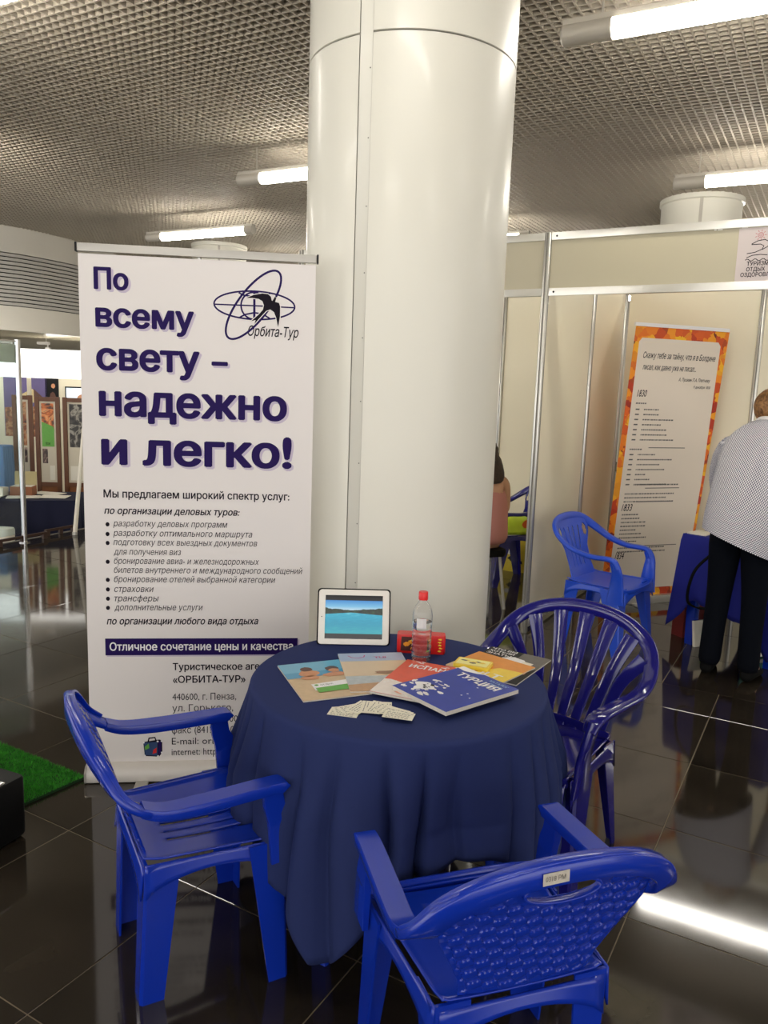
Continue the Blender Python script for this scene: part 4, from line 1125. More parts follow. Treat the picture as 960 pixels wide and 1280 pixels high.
# yellow packet
yp = thing('yellow_packet', 'small crumpled yellow packet lying on the orange magazine', 'packet', (.300, 2.395, z0+.0092), R(-22))
mb = MB(); mb.rbox((0, 0, .006), (.115, .070, .012), .006, 0, 3); mb.build('wrapper', YELLOW, yp, smooth=40)
PALEY = mat('pale yellow print', srgb(246, 236, 150), .35)
flat('wrapper_print', [(-.05, -.028), (.05, -.028), (.05, .028), (-.05, .028)], (0, 0, .0123), (1, 0, 0), (0, 1, 0), PALEY, yp, .0002)
for k in range(7): flat('wrapper_print', blob(rn.uniform(-.038, .038), rn.uniform(-.018, .018), .011, .006, 9, .4, rn), (0, 0, .0123), (1, 0, 0), (0, 1, 0), YELLOW if k % 3 else GREYP, yp, .0005+.0001*k)

# fanned business cards
cards = [(-.090, 2.018, -12, 'lowest card at the left end of the fan'), (-.080, 2.038, 14, ''), (-.066, 2.048, 28, ''), (-.048, 2.052, 60, ''), (-.022, 2.052, 84, ''), (-.002, 2.050, 72, ''), (.016, 2.044, 88, ''), (.030, 2.034, -38, ''), (.044, 2.022, -30, ''), (.052, 2.008, -26, ''), (.058, 1.988, -14, 'front card at the right end of the fan')]
words = ['second', 'third', 'fourth', 'fifth', 'sixth', 'seventh', 'eighth', 'ninth', 'tenth']
cp0 = None
for k, (x, y, a, lb) in enumerate(cards):
    lab = 'white business card, '+(lb or words[k-1]+' from the left in the fan on the table')
    if cp0 is None:
        cd = thing('business_card', lab, 'card', (x, y, z0), R(a), 'business cards fanned at the table front'); cp0 = cd
        mb = MB(); mb.box((0, 0, .0004), (.082, .046, .0008)); mb.build('card_stock', mat('ivory card', srgb(238, 232, 212), .5), cd)
        mb = MB(); rr = random.Random(2)
        for j in range(5):
            xx = -.034
            while xx < .030:
                q = rr.uniform(.004, .010); mb.poly([(xx, .012-j*.008, .0012), (xx+q, .012-j*.008, .0012), (xx+q, .0142-j*.008, .0012), (xx, .0142-j*.008, .0012)]); xx += q+.003
        o = mb.build('card_print', GREYP, cd); o['kind'] = 'stuff'
    else:
        cd = copy_tree(cp0); cd.location = (x, y, z0+.0011*k); cd.rotation_euler = (0, 0, R(a)); cd['label'] = lab
# ================================================================ BOOTH TABLE WITH BLUE CLOTH
ta = R(-55)
ex = Vector((math.cos(ta), math.sin(ta), 0)); ey = Vector((math.cos(ta+PI/2), math.sin(ta+PI/2), 0))
tp0 = Vector((1.95, 5.02, 0))
t = thing('square_table', 'blue plastic table inside the right booth under the royal blue cloth', 'table', tp0, ta)
L1, L2, TH2 = .68, .85, .73
mb = MB(); mb.rbox((L1/2, L2/2, TH2-.018), (L1, L2, .03), .03, 0, 4); mb.build('tabletop', CHBLUE, t, smooth=40)
for x in (.07, L1-.07):
    for y in (.07, L2-.07):
        mb = MB(); mb.strap([(x, y, TH2-.03), (x, y, .35), (x, y, 0)], [(1, 0, 0)]*3, [.085, .07, .055], [.06, .055, .05]); mb.build('leg', CHBLUE, t, smooth=50)
mb = MB(); vs = []; rn = random.Random(8)
N = 200; per = []
def rect_pt(s):     # s in 0..4 around the top
    k = int(s) % 4; f = s-int(s)
    c = [(-.004, -.004), (L1+.004, -.004), (L1+.004, L2+.004), (-.004, L2+.004)]
    a, b_ = c[k], c[(k+1) % 4]; return Vector((a[0]+(b_[0]-a[0])*f, a[1]+(b_[1]-a[1])*f)), k, f
nrm = [Vector((0, -1)), Vector((1, 0)), Vector((0, 1)), Vector((-1, 0))]
rows_ = 14; ring = []
for i in range(N):
    s = 4*i/N; p, k, f = rect_pt(s)
    n0 = nrm[k]
    cr_ = min(f, 1-f); near = (k if f > .5 else (k-1)) % 4; n1 = nrm[(k+1) % 4] if f > .5 else nrm[(k-1) % 4]
    wgt = max(0, 1-cr_/.14); nn = (n0+n1*wgt*.98).normalized() if wgt else n0
    drop = .40+.10*(1-cr_*2)**3+.12*wgt+.015*math.sin(i*.5)
    if k == 0: drop += .20*f**2
    if k == 1: drop += .20*max(0, 1-f*3)**2
    drop = min(drop, .66)
    col_ = [(p.x, p.y, TH2+.003)]
    for j in range(1, rows_+1):
        q = j/rows_; g = q**1.1
        out = .008+.014*q+.020*g*math.sin(i*.55+1.3)*(.4+wgt)+.012*wgt*g
        col_.append((p.x+nn.x*out, p.y+nn.y*out, TH2+.003-drop*q))
    vs += col_
fs = []
for i in range(N):
    j = (i+1) % N
    for k in range(rows_): fs.append((i*(rows_+1)+k, j*(rows_+1)+k, j*(rows_+1)+k+1, i*(rows_+1)+k+1))
fs.append(tuple(i*(rows_+1) for i in range(N)))
mb.add(vs, fs); o = mb.build('tablecloth', CLOTHB, None, smooth=50, loc=tp0, rotz=ta); sd = o.modifiers.new('th', 'SOLIDIFY'); sd.thickness = .0012
tag(o, 'royal blue cloth draped over the booth table beside the person in stripes', 'tablecloth')
def on_booth(x, y, z=TH2+.0045): q = tp0+ex*x+ey*y; return (q.x, q.y, z)
for (x, y, w_, h, a, lb) in ((.06, .10, .12, .17, 10, 'white leaflet peeking from the left corner of the booth table'), (.54, .12, .22, .2, -15, 'cream paper sheets at the right edge of the booth table')):
    bk = thing('leaflet', lb, 'leaflet', on_booth(x, y), ta+R(a)); mb = MB(); mb.box((0, 0, .003), (w_, h, .006)); mb.build('sheets', PAPER, bk)
# things under the table
q = thing('flyer_stack', 'white flyer with green picture standing under the left side of the booth table', 'flyer', (2.13, 4.98, 0), R(25))
box1('sheets', (0, 0, .085), (.20, .02, .17), PAPER, q, rx=R(-8)); flat('printed_picture', blob(-.01, .095, .055, .03, 14, .4, rn), (0, -.024, 0), EX, EY, GREENP, q)
q = thing('red_carton', 'dull red carton standing on the floor under the booth table', 'carton', (2.10, 5.20, 0), R(25)); mb = MB(); mb.box((0, 0, .11), (.18, .10, .22)); mb.build('box_body', mat('dull red board', srgb(120, 30, 26), .6), q); box1('flap', (0, -.02, .222), (.17, .05, .003), MATS['dull red board'], q, rx=R(10))
TEAL = ramp_mat('turquoise poster print', 14, [(.35, srgb(20, 96, 100)), (.5, srgb(60, 170, 160)), (.62, srgb(150, 214, 206)), (.75, srgb(30, 120, 90))], .4, distort=1)
q = thing('poster_pack', 'pack of turquoise printed sheets leaning under the booth table', 'poster', (2.42, 4.80, 0), R(20)); box1('sheets', (0, 0, .10), (.26, .015, .20), TEAL, q, rx=R(-15)); box1('paper_band', (0, -.025, .02), (.27, .02, .025), PAPER, q, rx=R(-15))
# cable loop / bag strap hanging near the legs
mb = MB(); mb.strap([(2.02, 4.66, .70), (1.93, 4.71, .58), (1.895, 4.72, .47), (1.90, 4.74, .36), (1.94, 4.72, .325), (2.00, 4.66, .33)], [(.6, -.8, 0)]*6, [.018]*6, [.008]*6); o = mb.build('bag_strap', BLACKR, None, smooth=60)
tag(o, 'black strap hanging in a loop beside the striped person\'s left leg', 'strap')

# ================================================================ PEOPLE
def gingham():
    m = bpy.data.materials.new('fine blue white gingham'); m.use_nodes = True; nt = m.node_tree; p = nt.nodes['Principled BSDF']; p.inputs['Roughness'].default_value = .85
    tc = nt.nodes.new('ShaderNodeTexCoord'); mp = nt.nodes.new('ShaderNodeMapping'); nt.links.new(tc.outputs['UV'], mp.inputs[0])
    ck = nt.nodes.new('ShaderNodeTexChecker'); ck.inputs['Scale'].default_value = 1.0; mp.inputs['Scale'].default_value = (200, 116, 1)
    nt.links.new(mp.outputs[0], ck.inputs['Vector']); ck.inputs['Color1'].default_value = srgb(232, 230, 234); ck.inputs['Color2'].default_value = srgb(84, 84, 108)
    nt.links.new(ck.outputs['Color'], p.inputs['Base Color']); return m
GING = gingham()
def loft(name, secs, m, parent, n=36, uv=False, sub=1, cap=(True, True)):
    """secs: (centre, xdir, ydir, rx, ry[, power]) rings"""
    mb = MB(); vs = []; fs = []
    for c, xd, yd, rx_, ry_ in secs:
        c, xd, yd = Vector(c), Vector(xd).normalized(), Vector(yd).normalized()
        for k in range(n):
            a = 2*PI*k/n; vs.append(c+xd*rx_*math.cos(a)+yd*ry_*math.sin(a))
    for j in range(len(secs)-1):
        for k in range(n): fs.append((j*n+k, j*n+(k+1) % n, (j+1)*n+(k+1) % n, (j+1)*n+k))
    nq = len(fs)
    if cap[0]: fs.append(tuple(range(n))[::-1])
    if cap[1]: fs.append(tuple((len(secs)-1)*n+k for k in range(n)))
    me = bpy.data.meshes.new(name); me.from_pydata([tuple(v) for v in vs], [], fs); me.materials.append(m)
    me.polygons.foreach_set('use_smooth', [True]*len(me.polygons))
    if uv:
        l = me.uv_layers.new(name='UVMap'); i = 0
        for f_i, f in enumerate(fs):
            for q_i, vi in enumerate(f):
                j, k = divmod(vi, n)
                u = k/n
                if f_i < nq and f_i % n == n-1 and k == 0: u = 1.0
                l.data[i].uv = (u, j/(len(secs)-1)); i += 1
    o = obj(name, me, parent)
    if sub: s_ = o.modifiers.new('s', 'SUBSURF'); s_.levels = s_.render_levels = sub
    return o
def rx(a): return None
HF = Vector((.6, .8, 0)).normalized(); HL = Vector((-HF.y, HF.x, 0))      # facing, person's left
ps = thing('person', 'person in striped shirt and dark jeans bending over the booth table', 'person', (2.05, 4.42, 0))
o0 = Vector((0, 0, 0))
def W(f, l, z): v = HF*f+HL*l; return (v.x, v.y, z)
# body: head, neck, arms, hands, legs - one skinned surface
V = []; E_ = []; Rr_ = []
def vtx(p, r, link=None):
    V.append(p); Rr_.append(r)
    if link is not None: E_.append((link, len(V)-1))
    return len(V)-1
pel = vtx(W(0, 0, .93), (.13, .11)); sp1 = vtx(W(.08, 0, 1.08), (.13, .11), pel); sp2 = vtx(W(.22, 0, 1.27), (.15, .11), sp1); sp3 = vtx(W(.31, 0, 1.38), (.10, .09), sp2)
nk = vtx(W(.36, 0, 1.455), .055, sp3); hd = vtx(W(.41, 0, 1.51), (.072, .075), nk); hd2 = vtx(W(.44, 0, 1.575), (.078, .088), hd); hd3 = vtx(W(.45, 0, 1.63), (.05, .06), hd2)
for s in (-1, 1):
    sh = vtx(W(.28, s*.15, 1.33), .045, sp3); el = vtx(W(.42, s*.25, 1.12), .040, sh); wr = vtx(W(.58, s*.22, .86), .028, el)
    pm = vtx(W(.63, s*.20, .80), (.036, .02), wr)
    for k in range(4):
        f1 = vtx(W(.68, s*(.225-.018*k), .775), .0095, pm); f2 = vtx(W(.715-.004*abs(k-1.5), s*(.232-.02*k), .755), .008, f1)
    th1 = vtx(W(.645, s*.165, .785), .0105, pm); th2 = vtx(W(.67, s*.150, .765), .009, th1)
    hp = vtx(W(-.01, s*.085, .88), (.10, .10), pel); kn = vtx(W(.0, s*.10, .48), (.065, .065), hp); an = vtx(W(-.03, s*.11, .09), (.042, .042), kn); ft = vtx(W(.10, s*.125, .045), (.045, .035), an)
bd = skinned('body', V, E_, Rr_, SKIN, ps)
# jeans
j0 = [(W(-.01, 0, .99), HL, HF, .165, .120), (W(-.01, 0, .92), HL, HF, .175, .135), (W(-.01, 0, .86), HL, HF, .178, .135), (W(-.005, 0, .81), HL, HF, .165, .115)]
jm = loft('jeans', j0, DENIM, ps, sub=1)
for s in (-1, 1):
    lg = [(W(-.01, s*.080, .88), HL, HF, .095, .118), (W(.0, s*.085, .78), HL, HF, .092, .112), (W(.005, s*.090, .62), HL, HF, .078, .092), (W(.01, s*.096, .48), HL, HF, .068, .076), (W(-.01, s*.10, .32), HL, HF, .062, .070), (W(-.025, s*.105, .12), HL, HF, .060, .068), (W(-.02, s*.108, .045), HL, HF, .064, .074)]
    loft('jeans_leg', lg, DENIM, jm, 24)
    sh_ = [(W(-.085, s*.11, .030), HL, (0, 0, 1), .028, .022), (W(-.06, s*.11, .045), HL, (0, 0, 1), .040, .040), (W(.0, s*.115, .045), HL, (0, 0, 1), .042, .040), (W(.09, s*.125, .032), HL, (0, 0, 1), .046, .028), (W(.16, s*.13, .022), HL, (0, 0, 1), .034, .018), (W(.185, s*.13, .018), HL, (0, 0, 1), .012, .010)]
    loft('shoe', sh_, BLACKR, ps, 20)
# shirt: loose, hem dips to the right side
tiltL = Vector((HL.x, HL.y, .0))
def ringd(z_c, f, wl, wf, lean, roll=0):
    xd = HL+Vector((0, 0, roll)); yd = HF+Vector((0, 0, -lean)); return (W(f, 0, z_c), xd, yd, wl, wf)
ss = [ringd(.785, -.035, .225, .195, .15, .36), ringd(.86, -.02, .222, .190, .2, .26), ringd(.95, .005, .215, .175, .3, .14), ringd(1.06, .05, .210, .160, .45, .06), ringd(1.17, .12, .212, .150, .6, .02), ringd(1.27, .19, .215, .140, .75, 0), ringd(1.35, .26, .205, .118, .95, 0), ringd(1.41, .32, .155, .09, 1.2, 0), ringd(1.45, .355, .085, .070, 1.4, 0)]
shirt = loft('shirt', ss, GING, ps, 48, uv=True, cap=(False, True))
for s in (-1, 1):
    a0_, a1_, a2_, a3_ = [Vector(W(*q)) for q in ((.27, s*.14, 1.36), (.33, s*.225, 1.26), (.42, s*.262, 1.10), (.50, s*.25, .99))]
    secs = []
    for p_, q_, r_ in ((a0_, a1_, .085), (a1_, a2_, .075), (a2_, a3_, .066), (a3_, a3_+(a3_-a2_), .064)):
        d_ = (q_-p_).normalized(); x_ = d_.orthogonal().normalized(); y_ = d_.cross(x_); secs.append((p_, x_, y_, r_, r_))
    loft('sleeve', secs, GING, shirt, 24, uv=True)
mb = MB(); cs = []
loft('collar', [(W(.345, 0, 1.435), HL, HF+Vector((0, 0, -.5)), .082, .078), (W(.352, 0, 1.455), HL, HF+Vector((0, 0, -.5)), .080, .077), (W(.365, 0, 1.480), HL, HF+Vector((0, 0, -.5)), .068, .067)], PRWHITE, shirt, 24, cap=(False, False))
def hair(name, c, r, m, parent, seed=0, fwd=HF, lob=()):
    bm = bmesh.new(); bmesh.ops.create_icosphere(bm, subdivisions=4, radius=1)
    rr = random.Random(seed)
    for v in bm.verts:
        a = math.atan2(v.co.y, v.co.x); k = 1+.035*math.sin(18*a+5*v.co.z)+.02*math.sin(37*a+9*v.co.z)
        v.co = Vector((v.co.x*r[0]*k, v.co.y*r[1]*k, v.co.z*r[2]*k))
        for (dz, fct) in lob:
            if v.co.z < dz: v.co.z *= fct
    me = bpy.data.meshes.new(name); bm.to_mesh(me); bm.free(); me.materials.append(m); me.polygons.foreach_set('use_smooth', [True]*len(me.polygons))
    o = obj(name, me, parent, c, math.atan2(fwd.y, fwd.x)); return o
c = Vector(W(.405, 0, 1.565)); hair('hair', c, (.098, .098, .108), HAIR_L, ps, 3)
# face (looks down and away)
for s in (-1, 1):
    e = Vector(W(.528, s*.03, 1.575)); bm_ = MB(); bm_.lathe([(0, -.010), (.007, -.007), (.010, 0), (.007, .007), (0, .010)], 12); bm_.build('eye', PRWHITE, bd, smooth=60, loc=e)
    e = Vector(W(.44, s*.088, 1.56)); bm_ = MB(); bm_.lathe([(0, -.03), (.008, -.02), (.012, 0), (.010, .02), (0, .028)], 12); bm_.build('ear', SKIN, bd, smooth=60, loc=e)
mb = MB(); mb.tube(W(.525, 0, 1.57), W(.55, 0, 1.54), .007, .013, 10); mb.build('nose', SKIN, bd, smooth=60)
mb = MB(); mb.strap([W(.522, -.022, 1.505), W(.53, 0, 1.508), W(.522, .022, 1.505)], [(0, 0, 1)]*3, [.010]*3, [.006]*3); mb.build('mouth', mat('lips', srgb(160, 84, 76), .5), bd, smooth=60)

# seated woman mostly hidden behind the column
HF = Vector((-.35, .94, 0)).normalized(); HL = Vector((-HF.y, HF.x, 0))
c7 = thing('stool', 'black padded stool under the seated woman behind the column', 'stool', (.70, 5.78, 0), math.atan2(HF.y, HF.x))
mb = MB(); mb.rbox((0, 0, .425), (.36, .36, .05), .06, 0, 4); mb.build('seat', BLACKR, c7, smooth=40)
for a in (-1, 1):
    for b_ in (-1, 1): mb = MB(); mb.tube((a*.13, b_*.13, .40), (a*.17, b_*.17, 0), .013, .011, 10); mb.build('leg', GREYBAR, c7, smooth=40)
pw = thing('person', 'long-haired seated woman mostly hidden behind the right edge of the column', 'person', (.735, 5.80, 0))
V = []; E_ = []; Rr_ = []
pel = vtx(W(-.08, 0, .52), (.14, .10)); s1 = vtx(W(-.10, 0, .68), (.12, .095), pel); s2 = vtx(W(-.07, 0, .86), (.13, .095), s1); s3 = vtx(W(-.02, 0, .955), (.09, .07), s2)
nk = vtx(W(.0, 0, 1.02), .045, s3); h1 = vtx(W(.03, 0, 1.09), (.068, .072), nk); h2 = vtx(W(.04, 0, 1.15), (.075, .085), h1); h3 = vtx(W(.035, 0, 1.205), (.048, .055), h2)
for s in (-1, 1):
    sh = vtx(W(-.01, s*.165, .935), .052, s3); el = vtx(W(.05, s*.215, .70), .043, sh); wr = vtx(W(.27, s*.16, .665), .027, el); pm = vtx(W(.33, s*.14, .665), (.034, .018), wr)
    for k in range(4): f1 = vtx(W(.375, s*(.165-.017*k), .660), .009, pm); vtx(W(.405, s*(.168-.018*k), .648), .008, f1)
    t1 = vtx(W(.345, s*.10, .665), .010, pm); vtx(W(.37, s*.088, .658), .009, t1)
    hp = vtx(W(-.04, s*.09, .50), (.085, .085), pel); kn = vtx(W(.37, s*.10, .49), .062, hp); an = vtx(W(.36, s*.10, .09), .04, kn); ft = vtx(W(.48, s*.11, .045), (.042, .032), an)
bd2 = skinned('body', V, E_, Rr_, SKIN, pw)
BLK = mat('black jersey top', srgb(22, 20, 24), .8)
loft('top', [(W(-.09, 0, .47), HL, HF, .175, .135), (W(-.10, 0, .60), HL, HF, .150, .120), (W(-.09, 0, .74), HL, HF, .152, .120), (W(-.06, 0, .85), HL, HF, .158, .112), (W(-.04, 0, .91), HL, HF, .120, .09)], mat('dusty pink blouse', srgb(184, 124, 116), .8), pw, 30, cap=(True, True))
sk = loft('skirt', [(W(-.12, 0, .50), HL, (0, 0, 1), .17, .07), (W(.05, 0, .50), HL, (0, 0, 1), .19, .088), (W(.30, 0, .49), HL, (0, 0, 1), .185, .085), (W(.40, 0, .47), HL, (0, 0, 1), .18, .08)], BLK, pw, 30)
hair('hair', Vector(W(.012, 0, 1.15)), (.10, .10, .112), HAIR_D, pw, 5, HF)
loft('hair_length', [(W(-.04, 0, 1.17), HL, HF, .085, .07), (W(-.085, 0, 1.06), HL, HF, .105, .055), (W(-.115, 0, .98), HL, HF, .112, .042), (W(-.125, 0, .93), HL, HF, .08, .025)], HAIR_D, pw, 24)
for s in (-1, 1):
    e = Vector(W(.120, s*.028, 1.145)); bm_ = MB(); bm_.lathe([(0, -.009), (.006, -.006), (.009, 0), (.006, .006), (0, .009)], 12); bm_.build('eye', PRWHITE, bd2, smooth=60, loc=e)
    loft('shoe', [(W(.30, s*.10, .03), HL, (0, 0, 1), .03, .025), (W(.36, s*.10, .045), HL, (0, 0, 1), .042, .042), (W(.46, s*.11, .035), HL, (0, 0, 1), .045, .032), (W(.55, s*.115, .02), HL, (0, 0, 1), .02, .014)], BLACK, pw, 20)
mb = MB(); mb.tube(W(.118, 0, 1.14), W(.142, 0, 1.115), .006, .011, 10); mb.build('nose', SKIN, bd2, smooth=60)
mb = MB(); mb.strap([W(.105, -.02, 1.08), W(.115, 0, 1.083), W(.105, .02, 1.08)], [(0, 0, 1)]*3, [.010]*3, [.006]*3); mb.build('mouth', MATS['lips'], bd2, smooth=60)

# bags in the left booth
def bag(name, label, loc, size, rz, m, seed):
    rr = random.Random(seed); t = thing(name, label, 'bag', loc, rz)
    mb = MB(); n = 24; vs = []; fs = []
    rings = [(0, .92), (.15, 1.0), (.45, .98), (.75, .85), (.95, .45), (1.0, .15)]
    for h, q in rings:
        for k in range(n):
            a = 2*PI*k/n; j = 1+rr.uniform(-.07, .07); c_, s_ = math.cos(a), math.sin(a)
            vs.append((size[0]/2*q*j*math.copysign(abs(c_)**.6, c_), size[1]/2*q*j*math.copysign(abs(s_)**.6, s_), h*size[2]*(1+rr.uniform(-.03, .03)*(h > 0))))
    for r_ in range(len(rings)-1):
        for k in range(n): fs.append((r_*n+k, r_*n+(k+1) % n, (r_+1)*n+(k+1) % n, (r_+1)*n+k))
    fs += [tuple(range(n))[::-1], tuple((len(rings)-1)*n+k for k in range(n))]
    mb.add(vs, fs); mb.build('bag_body', m, t, smooth=35)
    return t
LIME = mat('lime plastic bag', srgb(196, 222, 50), .35, noise=.1, nscale=20); OR2 = mat('orange plastic', srgb(236, 108, 36), .4)
g = bag('plastic_bag', 'lime green bag with an orange patch lying on the navy chair', (1.09, 6.61, .425), (.40, .30, .15), R(20), LIME, 2)
flat('printed_patch', blob(.07, .085, .05, .04, 14, .1, rn), (0, -.150, 0), EX, EY, OR2, g)
g2 = bag('paper_bag', 'yellow patterned bag on the floor behind the navy chair', (1.22, 7.0, 0), (.34, .16, .30), R(-30), mat('yellow bag print', srgb(214, 190, 50), .5, noise=.15, nscale=30), 3)
rr = random.Random(9)
for k in range(9): flat('printed_patch', blob(rr.uniform(-.12, .12), rr.uniform(.06, .22), .025, .02, 10, .4, rr), (0, -.0865, 0), EX, EY, BLACK if k % 2 else PRWHITE, g2, .0003*k)

# ================================================================ TURF MAT AND BLACK CASE
TG = [Vector((-1.165, 2.945)), Vector((-1.33, 2.71)), Vector((-2.25, 2.36)), Vector((-2.75, 3.86)), Vector((-1.655, 3.26))]
TG = [Vector((-1.165, 2.95)), Vector((-1.40, 2.60)), Vector((-2.9, 3.45)), Vector((-2.65, 3.80))]
mb = MB(); n = len(TG); mb.add([(p.x, p.y, z) for z in (.0005, .010) for p in TG], [tuple(range(n))[::-1], tuple(range(n, 2*n))]+[(i, (i+1) % n, n+(i+1) % n, n+i) for i in range(n)])
turf = thing('turf_mat', 'green artificial grass mat on the dark floor at the left edge', 'mat', (0, 0, 0))
mb.build('backing', mat('dark green backing', srgb(14, 52, 14), .9), turf)
rr = random.Random(1); mb = MB(); vs = []; fs = []
def inside(p):
    c_ = False
    for i in range(n):
        a, b_ = TG[i], TG[(i+1) % n]
        if (a.y > p[1]) != (b_.y > p[1]) and p[0] < (b_.x-a.x)*(p[1]-a.y)/(b_.y-a.y)+a.x: c_ = not c_
    return c_
k = 0
while k < 60000:
    x, y = rr.uniform(-2.9, -1.16), rr.uniform(2.58, 3.82)
    if not inside((x, y)): continue
    if x < -2.1 and rr.random() < .5: k += 1; continue
    a = rr.uniform(0, 6.28); h = rr.uniform(.008, .015); l = .006; dx, dy = math.cos(a)*.0016, math.sin(a)*.0016; q = rr.uniform(0, 6.28)
    b0 = len(vs); vs += [(x-dx, y-dy, .009), (x+dx, y+dy, .009), (x+math.cos(q)*l, y+math.sin(q)*l, .009+h)]; fs.append((b0, b0+1, b0+2)); k += 1
me = bpy.data.meshes.new('pile'); me.from_pydata(vs, [], fs); me.materials.append(ramp_mat('green turf fibre', 40, [(.3, srgb(34, 128, 20)), (.7, srgb(70, 176, 44))], .6))
o = obj('pile', me, turf); o['kind'] = 'stuff'
cs = thing('black_case', 'black case with a metal corner cut by the left edge of the picture', 'case', (-1.42, 2.44, 0), R(-23))
mb = MB(); mb.rbox((0, 0, .118), (.30, .36, .215), .02, 0, 4); mb.build('case_body', BLACK, cs, smooth=40)
mb = MB(); mb.rbox((.118, -.0, .228), (.055, .20, .012), .004, 0, 3); mb.build('metal_handle_plate', CHROME, cs, smooth=40)
mb = MB(); mb.tube((.02, -.181, .17), (.02, -.19, .17), .016, n=20); mb.build('lock', ALU, cs, smooth=40)
for a in (-.12, .12):
    for b_ in (-.14, .14): mb = MB(); mb.tube((a, b_, 0), (a, b_, .012), .012, n=12); mb.build('foot', BLACKR, cs)

# ================================================================ FAR LEFT: RIM RAIL, GLASS, LOWER HALL
er = math.atan2(EDGE_D.y, EDGE_D.x)
def ep(s, off=0, z=0): p = EDGE_P+EDGE_D*s; n_ = Vector((EDGE_D.y, -EDGE_D.x)); return Vector((p.x+n_.x*off, p.y+n_.y*off, z))
gp = thing('glass_screen', 'glass screen on a chrome post and brown floor brackets at the far left', 'glass screen', (0, 0, 0))
pb0 = ep(-.22, .10)
mb = MB(); mb.tube((pb0.x, pb0.y, 0), (pb0.x, pb0.y, 1.93), .026, n=20); mb.tube((pb0.x, pb0.y, 0), (pb0.x, pb0.y, .01), .05, n=20); mb.build('post', CHROME, gp, smooth=40)
BRM = mat('dark brown bracket', srgb(58, 36, 26), .5, noise=.2)
GLS = mat('pale blue glass', (.80, .93, .97, 1), .02, trans=1, ior=1.45)
for s0, s1 in ((-.62, .12),):
    a = ep(s0, .10); b_ = ep(s1, .10)
for (s0, s1, off) in ((-.50, .02, .10), (.12, .46, .02)):
    a = ep(s0, off); b_ = ep(s1, off); c_ = (a+b_)/2
    br = MB(); br.box((c_.x, c_.y, .055), ((b_-a).length, .02, .025), er); br.box((a.x, a.y, .033), (.05, .03, .065), er); br.box((b_.x, b_.y, .033), (.05, .03, .065), er); br.box((c_.x, c_.y, .033), (.04, .03, .065), er); br.build('floor_bracket', BRM, gp)
a = ep(-1.9, .10); c_ = (a+pb0)/2
mb = MB(); mb.box((c_.x, c_.y, 1.0), ((pb0-a).length-.05, .008, 1.82), er); mb.build('glass_pane', GLS, gp)
mb = MB(); mb.box((c_.x, c_.y, 1.915), ((pb0-a).length, .02, .012), er); mb.build('top_rail', GREYBAR, gp)
mb = MB(); mb.box((c_.x-.02, c_.y+.03, 1.80), ((pb0-a).length-.05, .006, .17), er); mb.build('cream_panel', PANEL, gp)
# leaning white pole
lp = thing('white_pole', 'slim white pole leaning at the rim beside the left banner', 'pole', (-3.17, 7.93, 0)); mb = MB(); mb.tube((0, 0, 0), (.05, .22, 1.22), .022, .018, 14); mb.build('shaft', PAPER, lp, smooth=40); mb = MB(); mb.tube((0, 0, 0), (0.001, .004, .03), .026, n=14); mb.build('ferrule', GREYBAR, lp, smooth=40)

def low_table(name_label, cloth_label, x0, x1, y0, y1, ztop, rz, m):
    cx, cy = (x0+x1)/2, (y0+y1)/2; w_, d = x1-x0, y1-y0
    t = thing('trestle_table', name_label, 'table', (cx, cy, LOW), rz); h = ztop-LOW
    box1('tabletop', (0, 0, h-.02), (w_, d, .025), WOOD, t)
    for x in (-w_/2+.06, w_/2-.06):
        for y in (-d/2+.06, d/2-.06): box1('leg', (x, y, (h-.03)/2), (.04, .04, h-.033), GREYBAR, t)
    mb = MB(); per = []; N = 160
    for i in range(N):
        s = 4*i/N; k = int(s); f = s-k; c_ = [(-w_/2, -d/2), (w_/2, -d/2), (w_/2, d/2), (-w_/2, d/2)]; a, b_ = c_[k], c_[(k+1) % 4]
        per.append((a[0]+(b_[0]-a[0])*f, a[1]+(b_[1]-a[1])*f))
    vs = []
    for i, (x, y) in enumerate(per):
        q = math.hypot(x, y); nx, ny = x/q, y/q; wv_ = .012*math.sin(i*.9)+.010*math.sin(i*.37)
        vs += [(x*1.003, y*1.003, h-.004), (x+nx*.012, y+ny*.012, h-.02), (x+nx*(.03+wv_), y+ny*(.03+wv_), h*.5), (x+nx*(.05+2*wv_), y+ny*(.05+2*wv_), .03)]
    fs = [tuple(4*i for i in range(N))]
    for i in range(N):
        j = (i+1) % N
        for k in range(3): fs.append((4*i+k, 4*j+k, 4*j+k+1, 4*i+k+1))
    mb.add(vs, fs); o = mb.build('tablecloth', m, None, smooth=60, loc=(cx, cy, LOW), rotz=rz); tag(o, cloth_label, 'tablecloth')
    return t
low_table('table beyond the floor rim carrying papers at the far left', 'dark navy cloth on the far left table beyond the floor rim', -4.75, -3.42, 8.35, 9.05, .275, R(12), CLOTHD)
rr = random.Random(21)
for k, (x, y, w_, h, a, lb) in enumerate(((-4.45, 8.50, .5, .22, 8, 'long white sheet at the left front of the far navy table'), (-3.98, 8.56, .34, .2, 20, 'white sheet at the middle front of the far navy table'), (-3.68, 8.66, .30, .22, 5, 'white sheet at the right front of the far navy table'), (-3.85, 8.90, .34, .2, -12, 'white sheet lying towards the back of the far navy table'))):
    t = thing('paper_sheet', lb, 'paper', (x, y, .278), R(a)); box1('sheet', (0, 0, .003), (w_, h, .006), PAPER, t)
t = thing('brochure_holder', 'open tan cardboard box with raised lid on the far left table', 'box', (-4.06, 8.74, .278), R(6))
TAN = mat('tan board', srgb(178, 164, 118), .6); BRB = mat('brown box side', srgb(140, 84, 50), .6)
